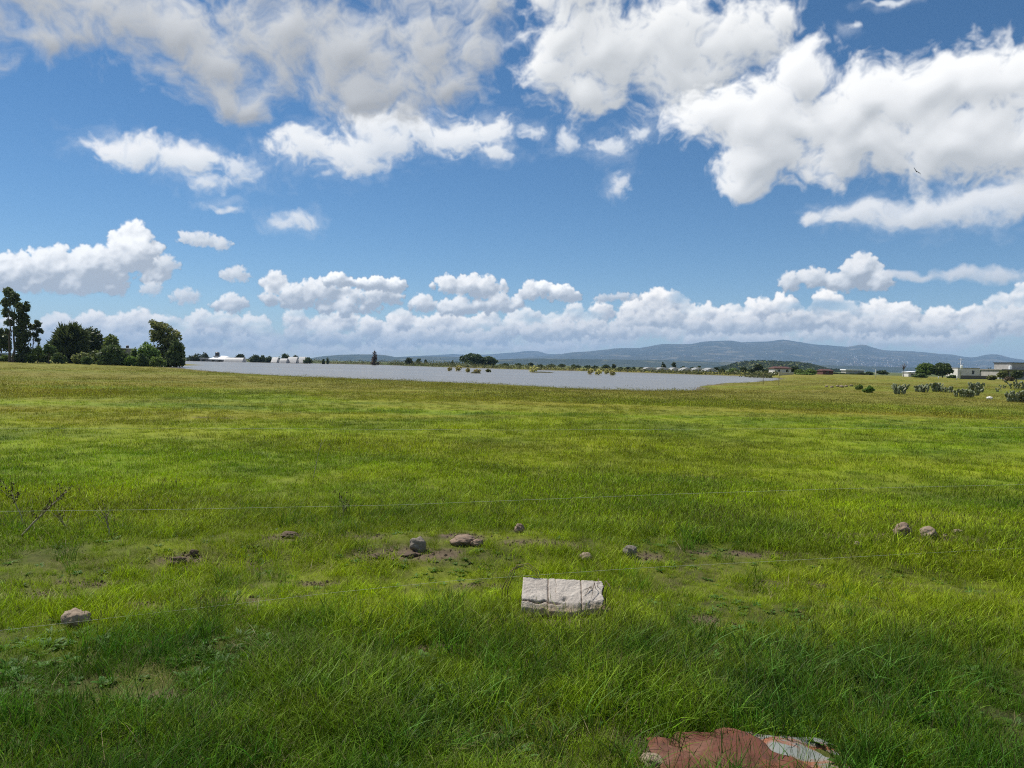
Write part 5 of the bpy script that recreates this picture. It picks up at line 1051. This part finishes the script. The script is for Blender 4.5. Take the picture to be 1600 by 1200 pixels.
def concrete_slab():
    x, y = ground_at(880, 962); z = lz(x, y); W, D, T = .560, .300, .068
    m, t = material('old_concrete'); p = t.obj(); n = t.noise(p, 22, 8, .72); n2 = t.noise(p, 5, 5, .6); sp = t.noise(p, 95, 3, .7)
    k = t.mix(t.mapr(n2, .35, .68), (.43, .39, .345), (.325, .29, .255)); k = t.mix(t.mapr(n, .50, .72), k, (.53, .49, .43)); k = t.mix(t.mapr(sp, .60, .70), k, (.20, .16, .13)); k = t.mix(t.attr('groove').outputs['Fac'], k, (.13, .085, .06)); k = t.mix(t.math('MULTIPLY', t.attr('broken').outputs['Fac'], t.mapr(n2, .3, .6)), k, (.33, .25, .15))
    surface(t, principled(t, k, .93, .2, t.math('ADD', n, t.math('MULTIPLY', sp, .5)), .8, .012))
    nu, nv = 96, 60; U, Vv = np.meshgrid(np.linspace(0, 1, nu), np.linspace(0, 1, nv))      # v 0 = front (low) edge
    front = .10*sstep(.62, 1.0, U)+.05*pfbm(U*9, U*0+1.3, 110, 4)+.02*pfbm(U*40, U*0, 114, 2)-.06*sstep(.28, .33, U)*(1-sstep(.62, .75, U))
    right = -.02+.05*pfbm(Vv*5, Vv*0+4.4, 111, 3)-.08*(1-sstep(.0, .35, Vv)); back = .022*pfbm(U*8, U*0+9.9, 112, 3)
    X = (U-.5)*W*(1+right*sstep(.6, 1, U)); Y = (front*(1-Vv)+Vv*(1+back)-.5)*D
    g = lambda c, w: np.exp(-((U-c-.006*pfbm(Vv*6, U*0+c*50, 113, 3))/w)**2)
    groove = np.clip(g(.315, .0065)+g(.725, .006)*.9+.55*g(.415, .004)*sstep(.25, .5, Vv), 0, 1)
    cr = np.exp(-((Vv-.20-.04*pfbm(U*7, Vv*0+2.2, 115, 3))/.022)**2)*(1-sstep(.42, .50, U)); groove = np.clip(groove+cr, 0, 1)
    Z = -groove*.014+pfbm(U*7, Vv*4, 116, 4)*.007+pfbm(U*30, Vv*18, 120, 3)*.0035-.030*(1-sstep(0, .24+.08*pfbm(U*8, U*0, 117, 3), Vv))-.03*(1-sstep(0, .05, Vv))
    Z -= .02*np.exp(-(((U-.52)/.03)**2+((Vv-.33)/.06)**2))
    top = np.stack([X, Y, Z], -1).reshape(-1, 3)
    rim = np.concatenate([np.arange(nu), np.arange(1, nv)*nu+nu-1, (nv-1)*nu+np.arange(nu-2, -1, -1), np.arange(nv-2, 0, -1)*nu])
    rng = np.random.RandomState(2); rows = [rim]; V = [top]; n0 = len(top); nr = len(rim); cen = top.mean(0)
    for q in range(1, 6):
        P = top[rim].copy(); s = q/5; P[:, 2] = P[:, 2]*(1-s)-T*s; P[:, :2] = cen[:2]+(P[:, :2]-cen[:2])*(1-.10*s*s); nn = pfbm(P[:, 0]*28, P[:, 1]*28+s*6, 118, 3); n3 = pfbm(P[:, 0]*11, P[:, 1]*11+s*2, 119, 3); P[:, 0] += nn*.012+n3*.02*s; P[:, 1] += nn*.020+n3*.045*s+rng.randn(nr)*.002; P[:, 2] += n3*.03*s
        V.append(P); rows.append(np.arange(nr)+n0+(q-1)*nr)
    i = np.arange(nv-1)[:, None]*nu; j = np.arange(nu-1)[None, :]; F = [np.stack([i+j, i+j+1, i+nu+j+1, i+nu+j], -1).reshape(-1, 4)]
    for a, b in zip(rows[:-1], rows[1:]): F.append(np.stack([a, b, np.roll(b, -1), np.roll(a, -1)], -1))
    V.append([[0, 0, -T]]); Vall = np.vstack(V); c = len(Vall)-1; F.append(np.stack([np.full(nr, c), np.roll(rows[-1], -1), rows[-1]], -1))
    gr = np.zeros(len(Vall)); gr[:n0] = groove.ravel(); br_ = np.ones(len(Vall)); br_[:n0] = 1-sstep(.05, .25, Vv).ravel()
    o = thing('concrete_slab', (x, y+.13, z), 'broken pale concrete slab with two dark grooves lying in the grass', 'slab')
    s = link('slab_block', mesh_np('slab_block', Vall, F, [m], smooth=True, attrs={'groove': gr, 'broken': br_}), o, loc=(0, -.07, .136), rot=(R(22), R(1.2), R(-2)))
    bm = bmesh.new(); bm.from_mesh(s.data); bmesh.ops.recalc_face_normals(bm, faces=bm.faces); bm.to_mesh(s.data); bm.free()
    # the lump of concrete and earth it is lying on
    mb = MB(); rs = random.Random(3); K = 14; lv = [(-.06, 1.0), (.02, .9), (.045, .75), (.065, .55)]
    vs = [(math.cos(2*math.pi*j/K)*.22*r*rs.uniform(.85, 1.1), .07+math.sin(2*math.pi*j/K)*.11*r*rs.uniform(.85, 1.1), zz) for zz, r in lv for j in range(K)]
    mb.add(vs, [(a*K+j, a*K+(j+1) % K, (a+1)*K+(j+1) % K, (a+1)*K+j) for a in range(3) for j in range(K)]+[tuple(range(3*K, 4*K))]); mb.build('footing', ST[3], o, smooth=True)
    BARE.append((x, y+.15, .31, .20)); BARE.append((x+.02, y-.10, .29, .11)); BARE.append((x+.30, y+.05, .07, .12))
    # dry twigs hanging over its right corner
    tw = thing('dry_twig', (x+.30, y+.12, z), 'dry curling twigs bent over the right corner of the slab', 'twig'); rs = random.Random(12); TWM = simple('dry_twig_bark', (.20, .15, .10), (.11, .08, .055), 20, .9, .1, .2)
    for k in range(7):
        a = rs.uniform(-.06, .06); hgt = rs.uniform(.12, .24); ex = rs.uniform(-.16, .14); mb = MB()
        mb.tube([(a, rs.uniform(-.05, .08), -.03), (a+ex*.2, .02, hgt*.6), (a+ex*.55, -.02, hgt), (a+ex, -.05-rs.random()*.08, hgt*rs.uniform(.6, 1.0))], [.0035, .003, .0024, .0012], 5); mb.build('stem', TWM, tw, smooth=True)
    tw = thing('dry_twig', (x-.30, y+.16, z), 'arched dark dry stem standing above the left corner of the slab', 'twig')
    for k in range(3):
        mb = MB(); q = k*.02; mb.tube([(-.12+q, .08, -.03), (-.12+q, .08, .10), (-.06+q, .08, .235+q), (.02+q, .07, .27+q*.5), (.10+q, .06, .24), (.15, .05, .17)], [.003, .003, .0028, .0024, .002, .0012], 5); mb.build('stem', TWM, tw, smooth=True)
concrete_slab()
def rusty_sheet():
    x0, y0 = ground_at(1172, 1190); z = lz(x0, y0)
    m, t = material('rusted_paint'); p = t.obj(); n = t.noise(t.scalev(p, (1.0, 2.2, 1)), 3.2, 8, .68, .5); n2 = t.noise(t.scalev(p, (1, 2.5, 1)), 2.6, 5, .6, .4); f = t.noise(p, 60, 4, .7)
    red = t.mix(t.mapr(n2, .3, .7), (.130, .046, .030), (.075, .036, .028)); red = t.mix(t.mapr(n, .52, .70), red, (.21, .072, .036)); red = t.mix(t.mapr(f, .58, .7), red, (.10, .05, .04)); red = t.mix(t.mapr(t.noise(p, 2.6, 5, .65, 1.2), .48, .62), red, (.15, .075, .052)); red = t.mix(t.mapr(t.noise(t.scalev(p, (5, 1.2, 1)), 6, 5, .7, .5), .60, .68), red, (.07, .035, .028))
    pale = t.mix(t.mapr(n2, .35, .65), (.21, .225, .21), (.145, .165, .16)); pale = t.mix(t.mapr(n, .46, .56), pale, (.24, .095, .055))
    k = t.mix(t.attr('paint').outputs['Fac'], red, pale); surface(t, principled(t, k, .85, .12, t.math('ADD', n, f), .35, .01))
    o = thing('rusty_sheet', (x0, y0, z), 'rust-red and pale grey buckled sheet half buried in grass at the bottom', 'metal sheet')
    def panel(name, x_a, x_b, ya, yb, hz, seed, paint, off=0.0, edge=None):
        nu, nv = 60, 40; U, V = np.meshgrid(np.linspace(0, 1, nu), np.linspace(0, 1, nv))
        wob = .05*pfbm(V*3, V*0+seed, 130+seed, 3); X = x_a+(x_b-x_a)*U+wob*(U*2-1)+(edge(V) if edge else 0)*(U if seed == 1 else (1-U)); Y = ya+(yb-ya)*V+.05*pfbm(U*3, U*0+seed*2, 134+seed, 3)*(V*2-1)-.05*(X/.5)**2*V
        dome = (1-np.clip((X-.0)/.52, -1, 1)**2)**.8*(1-np.clip((Y+.02)/.36, -1, 1)**2)**.8
        Z = hz*dome+pfbm(X*5, Y*5, 138+seed, 3)*.026+off+(.020*np.exp(-((U-1)/.10)**2) if seed == 1 else -.012*np.exp(-(U/.12)**2))-.018*np.exp(-((X+.25+.4*Y)/.03)**2); n_ = nu*nv
        T = np.stack([X, Y, Z], -1).reshape(-1, 3); B = T-np.array([0, 0, .006]); i = np.arange(nv-1)[:, None]*nu; j = np.arange(nu-1)[None, :]; f = np.stack([i+j, i+j+1, i+nu+j+1, i+nu+j], -1).reshape(-1, 4)
        rim = np.concatenate([np.arange(nu), np.arange(1, nv)*nu+nu-1, (nv-1)*nu+np.arange(nu-2, -1, -1), np.arange(nv-2, 0, -1)*nu]); s = np.stack([rim, rim+n_, np.roll(rim, -1)+n_, np.roll(rim, -1)], -1)
        pa = paint(X, Y).ravel(); me = mesh_np(name, np.vstack([T, B]), [f, f[:, ::-1]+n_, s], [m], smooth=True, attrs={'paint': np.concatenate([pa, pa])}); return link(name, me, o)
    seam = lambda V: .26-.30*V
    a = panel('sheet_panel', -.42, .02, -.30, .19, .044, 1, lambda X, Y: X*0, .012, seam); a['label'] = 'rust-red left panel'
    b = panel('sheet_panel', .0, .50, -.30, .20, .044, 2, lambda X, Y: sstep(.0, .10, X+.5*Y+.06*pfbm(X*7, Y*7, 150, 3)-.02), 0.0, seam); b['label'] = 'pale grey right panel streaked with rust'
    c_ = panel('sheet_panel', -.52, -.34, -.24, .08, .03, 3, lambda X, Y: X*0, -.012); c_['label'] = 'small torn flap at the left end'
    BARE.append((x0-.08, y0+.02, .40, .155)); BARE.append((x0+.24, y0+.05, .24, .115)); BARE.append((x0-.36, y0-.08, .14, .12))
    stone(1022, 1197, 40, 20, 'flat buff stone beside the left end of the rusty sheet', ST[0], 61)
rusty_sheet()
# ---- three-strand cord fence crossing the foreground ----
CORD = simple('white_fence_cord', (.72, .70, .62), (.55, .54, .48), 40, .7, .3, .1)
def strand(label, pts, depth_l, depth_r, r=.0007):
    P = []
    xs = np.array([q[0] for q in pts], float); ys = np.array([q[1] for q in pts], float)
    for px in np.linspace(-140, 1740, 60):
        py = np.interp(px, xs, ys) if xs[0] <= px <= xs[-1] else (ys[0]+(ys[1]-ys[0])/(xs[1]-xs[0])*(px-xs[0]) if px < xs[0] else ys[-1]+(ys[-1]-ys[-2])/(xs[-1]-xs[-2])*(px-xs[-1]))
        d = depth_l+(depth_r-depth_l)*px/1600; v = ray(px, py); k = d/v.y; P.append((v.x*k, v.y*k, EYE+v.z*k))
    mb = MB(); mb.tube(P, r, 5); o = mb.build('fence_cord', CORD, None, smooth=True); return tag(o, label, 'cord', 'strands of the cord fence')
strand('lowest white fence cord, skimming the grass past the slab', [(0, 985), (310, 950), (520, 926), (700, 908), (990, 888), (1300, 872), (1600, 856)], 4.45, 7.0)
strand('middle white fence cord across the meadow above the stones', [(0, 799), (265, 796), (620, 789), (1050, 772), (1300, 764), (1600, 757)], 4.45, 7.0, .0006)
strand('highest fence cord, crossing the far meadow at left', [(0, 669), (300, 669), (800, 672), (1600, 668)], 4.45, 7.0, .0005)
# ---- dry weeds at the left ----
DRY = simple('dry_stalk', (.42, .37, .27), (.28, .23, .16), 30, .9, .1, .2); SEED = simple('dark_seed_head', (.075, .045, .032), (.12, .08, .05), 60, .95, .1, .4)
def dry_weed(px, yb, tx, ty, label, seed, nb, depth=None, heads=5, hd=.012, fat=1.0):
    x, y = ground_at(px, yb); z = lz(x, y); d = math.hypot(x, y); v = ray(tx, ty); k = y/v.y; top = Vector((v.x*k-x, 0, EYE+v.z*k-z)); rng = random.Random(seed)
    o = thing('dry_weed', (x, y, z), label, 'weed'); mb = MB(); mb.tube([(0, 0, -.04), top*.35+Vector((0, .02, 0)), top*.7, top], [.0055*fat, .0045*fat, .003*fat, .0014*fat], 6); mb.build('stalk', DRY, o, smooth=True)
    br = MB(); hdm = MB()
    def head(p):
        for _ in range(heads):
            c = p+Vector((rng.gauss(0, hd), rng.gauss(0, hd), rng.gauss(0, hd*1.2))); r = rng.uniform(.4, .8)*hd
            hdm.add([c+Vector((r, 0, 0)), c+Vector((-r*.5, r*.8, 0)), c+Vector((-r*.5, -r*.8, 0)), c+Vector((0, 0, r*1.5)), c-Vector((0, 0, r))], [(0, 1, 3), (1, 2, 3), (2, 0, 3), (1, 0, 4), (2, 1, 4), (0, 2, 4)])
    for k in range(nb):
        s = rng.uniform(.38, 1.0); b = top*s; L = rng.uniform(.05, .17)*(1.2-s*.6); dirv = Vector((rng.uniform(-.9, .9), rng.uniform(-.7, .7), rng.uniform(.35, 1))).normalized(); e = b+dirv*L+top.normalized()*L*.6
        br.tube([b, (b+e)/2+Vector((rng.gauss(0, .008), rng.gauss(0, .008), .004)), e], [.0022, .0016, .0009], 4); head(e)
        if rng.random() < .7: head((b+e)/2)
    head(top); tag(br.build('branch', DRY, o, smooth=True), kind='stuff'); tag(hdm.build('seed_head', SEED, o), kind='stuff')
dry_weed(26, 852, 98, 774, 'tall leaning dry weed with dark seed heads at the left edge', 1, 15, heads=4, hd=.010, fat=1.8)
dry_weed(38, 830, 18, 768, 'thin dry weed with a forked dark top beside the leaning one', 2, 6, heads=4)
dry_weed(170, 852, 166, 806, 'short dry seeding weed in the green clump at left', 3, 12, heads=3, hd=.008)
dry_weed(108, 838, 96, 812, 'small dark seeding weed between the two left weeds', 4, 8, heads=3, hd=.009)
dry_weed(487, 752, 503, 686, 'single thin pale stem standing in the meadow left of the middle', 5, 2, heads=1, hd=.006)
dry_weed(535, 812, 537, 790, 'small dark seeding weed in the meadow left of the upright stone', 6, 7, heads=3, hd=.01)
# ---- a bird in flight ----
def bird():
    v = ray(1432, 268); k = 70/v.y; c = Vector((v.x*k, 70, EYE+v.z*k)); M = simple('dark_feathers', (.03, .03, .034), (.05, .05, .055), 10, .7, .2, .1)
    o = thing('flying_bird', c, 'small dark bird gliding before the big cloud at right', 'bird', rz=.4); mb = MB()
    mb.tube([(-.20, 0, -.02), (-.13, 0, -.01), (-.02, 0, 0), (.09, 0, .012), (.16, 0, .02), (.20, 0, .015)], [.012, .035, .052, .045, .03, .008], 8); mb.add([(-.18, 0, -.01), (-.34, -.06, -.03), (-.31, 0, -.03), (-.34, .06, -.03)], [(0, 1, 2), (0, 2, 3)]); b = mb.build('body', M, o, smooth=True)
    for s in (-1, 1):
        mb = MB(); prof = [(0, .09, -.07, .01), (.14, .11, -.06, .07 if s > 0 else .05), (.28, .05, -.07, .10 if s > 0 else .04), (.42, -.06, -.12, .16 if s > 0 else -.02)]; vs = []
        for y, a, b_, zz in prof: vs += [(a, s*(y+.03), zz), (b_, s*(y+.03), zz), (a, s*(y+.03), zz+.008), (b_, s*(y+.03), zz+.006)]
        fs = []
        for i in range(3): q = i*4; fs += [(q, q+4, q+5, q+1), (q+2, q+3, q+7, q+6), (q, q+2, q+6, q+4), (q+1, q+5, q+7, q+3)]
        mb.add(vs, fs+[(0, 1, 3, 2), (12, 14, 15, 13)]); mb.build('wing', M, o)
    o.rotation_euler = (R(38), 0, R(75))
bird()

# ============================ the grass itself ============================
near_src = [source('grass_clump', 54, .02, .10, .0040, .085, .95, s, heads=h) for s, h in ((1, 0), (2, .04), (3, 0), (4, .08), (5, .02))]
tall_src = [source('tall_grass_clump', 36, .06, .22, .0066, .085, .85, 20+s, seg=4, heads=.05, mats=(GMT, GH_)) for s in range(3)]
wide_src = [source('wide_blade_clump', 15, .10, .28, .0125, .07, 1.0, 140+s, seg=5, mats=(grassmat('wide_blade', 1.1, .3, hue=(.065, .150, .026)), GH_)) for s in range(2)]
mid_src = [source('meadow_clump', 70, .022, .085, .0075, .21, .85, 40+s, seg=2, heads=h, hscale=1.3) for s, h in ((0, .02), (1, .08), (2, .16), (3, .0))]
far_src = [source('far_meadow_clump', 84, .03, .085, .020, .85, .6, 60+s, seg=2, heads=h, hscale=1.4) for s, h in ((0, .02), (1, .06), (2, .12))]
seed_src = [source('seed_stalk_clump', 6, .14, .30, .0035, .07, .45, 80+s, seg=3, heads=.9, hscale=.75) for s in range(2)]
WEED = leafmat('weed_leaf', (.050, .130, .016), (.10, .20, .030), trans=.35, scale=3)
weed_src = [leaf_rosette('broadleaf_weed', 90+s, 9, L, W, WEED) for s, (L, W) in enumerate(((.07, .022), (.085, .016), (.05, .026)))]
lushness = lambda x, y: np.clip(.5+pfbm(x*.55, y*.55, 200, 3)*1.5, .05, 1)
P = keep(sector(30000, 1.6, 9.5, 50, 1), thin=lambda x, y: .30+.40*sstep(4.4, 5.4, y)+.60*sstep(4.2, 5.4, y)+.70*np.clip(.5+pfbm(x*1.3, y*1.3, 210, 3)*2, 0, 1))
scatter('foreground_grass', 'short thick green grass filling the foreground', 'grass', P, near_src, 1, .65, 1.35, base=(.62+.85*lushness(P[:, 0]*1.6, P[:, 1]*1.6))*(1-.28*sstep(4.4, 5.4, P[:, 1])*(1-sstep(6.6, 7.6, P[:, 1]))))
P = keep(sector(5200, 1.6, 9.5, 50, 2), thin=lambda x, y: (1-.8*sstep(4.6, 5.3, y)*(1-sstep(6.6, 7.2, y)))*sstep(.50, .74, .5+pfbm(x*.8+3, y*.8, 220, 3)*1.3+.16*sstep(.3, 2.2, x)*(1-sstep(4.3, 5.2, y))+.12*(1-sstep(3.0, 4.2, y))))
scatter('tall_grass', 'taller dark green grass tufts in the near foreground', 'grass', P, tall_src, 2, .6, 1.15)
P = keep(sector(26000, 7.5, 42, 48, 3, 1), thin=lambda x, y: .7+.3*np.clip(.5+pfbm(x*.5, y*.5, 230, 3)*2, 0, 1))
scatter('meadow_grass', 'yellow-green meadow grass beyond the fence', 'grass', P, mid_src, 3, .7, 1.3, base=.8+.5*lushness(P[:, 0]*.4, P[:, 1]*.4))
P = keep(sector(20000, 34, 200, 46, 4, 1))
scatter('far_meadow_grass', 'olive seeding grass of the far meadow towards the lake', 'grass', P, far_src, 4, .7, 1.3, base=.7+.6*lushness(P[:, 0]*.1, P[:, 1]*.1))
P = keep(sector(900, 2.5, 11, 46, 5), thin=lambda x, y: sstep(.45, .7, .5+pfbm(x*.5, y*.5, 240, 2)*1.2))
scatter('seed_stalks', 'thin brown seeding stalks among the near grass', 'grass', P, seed_src, 5, .7, 1.2)
P = keep(sector(9000, 1.8, 8.5, 48, 6), thin=lambda x, y: .12+.88*sstep(.42, .7, .5+pfbm(x*.9, y*.9, 250, 2)*1.2))
scatter('broadleaf_weeds', 'broad-leaved green weeds scattered through the foreground grass', 'weeds', P, weed_src, 6, .35, 1.0, base=1.2-.45*sstep(4.2, 5.5, P[:, 1]))
P = np.array([ground_at(a_, b_) for a_, b_ in zip(np.random.RandomState(31).uniform(1060, 1440, 90), np.random.RandomState(32).uniform(1000, 1130, 90))]+[ground_at(a_, b_) for a_, b_ in zip(np.random.RandomState(33).uniform(560, 980, 60), np.random.RandomState(34).uniform(1090, 1190, 60))])
P = keep(P)
scatter('wide_blade_grass', 'bluish green wide-bladed grass behind the rusty sheet', 'grass', P, wide_src, 8, .5, .95)
STRAW = leafmat('dry_straw', (.36, .30, .15), (.26, .20, .10), trans=.3, scale=4)
straw_src = [source('straw_wisp', 9, .03, .10, .0032, .10, 2.2, 120+s, seg=3, mats=(STRAW, STRAW)) for s in range(2)]
P = keep(sector(3800, 1.8, 11, 48, 7), thin=lambda x, y: sstep(.40, .68, .5+pfbm(x*.8+9, y*.8, 260, 2)*1.2))
scatter('dry_straw', 'pale dry straw wisps among the green grass', 'straw', P, straw_src, 7, .7, 1.4)

def soil_crumbs():
    rng = np.random.RandomState(9); V = []; F = []
    for (a, b, rx, ry) in SOIL:
        if b > 12: continue
        for k in range(int(60+rx*ry*900)):
            x, y = a+rng.randn()*rx*.55, b+rng.randn()*ry*.6; r = .003+.011*rng.rand()**2.5; c = len(V); z = 0.0
            d = rng.randn(6, 3)*.25+np.array([[1, 0, 0], [-1, 0, 0], [0, 1, 0], [0, -1, 0], [0, 0, .9], [0, 0, -.9]])
            V += [(x+q[0]*r, y+q[1]*r, q[2]*r) for q in d]; F += [(c, c+2, c+4), (c+2, c+1, c+4), (c+1, c+3, c+4), (c+3, c, c+4), (c+2, c, c+5), (c+1, c+2, c+5), (c+3, c+1, c+5), (c, c+3, c+5)]
    V = np.array(V); V[:, 2] += land_z(V[:, 0], V[:, 1])+.004
    tag(link('soil_crumbs', mesh_np('soil_crumbs', V, np.array(F), [ST[3]])), 'crumbs of dark earth lying on the bare patches', 'soil', kind='stuff')
soil_crumbs()

# ============================ the air ============================
def haze():
    m, t = material('haze_air'); v = t.n('ShaderNodeVolumePrincipled'); v.inputs['Color'].default_value = (.43, .67, 1.0, 1); v.inputs['Density'].default_value = HAZE; v.inputs['Anisotropy'].default_value = 0.0
    o = t.n('ShaderNodeOutputMaterial'); t.nt.links.new(v.outputs[0], o.inputs['Volume'])
    mb = MB(); mb.box(-17500, 17500, -17500, 17500, -4.5, 475); tag(mb.build('haze', m), 'thin bluish haze over the whole plain', 'haze', kind='stuff')
HAZE = .78e-4
haze()
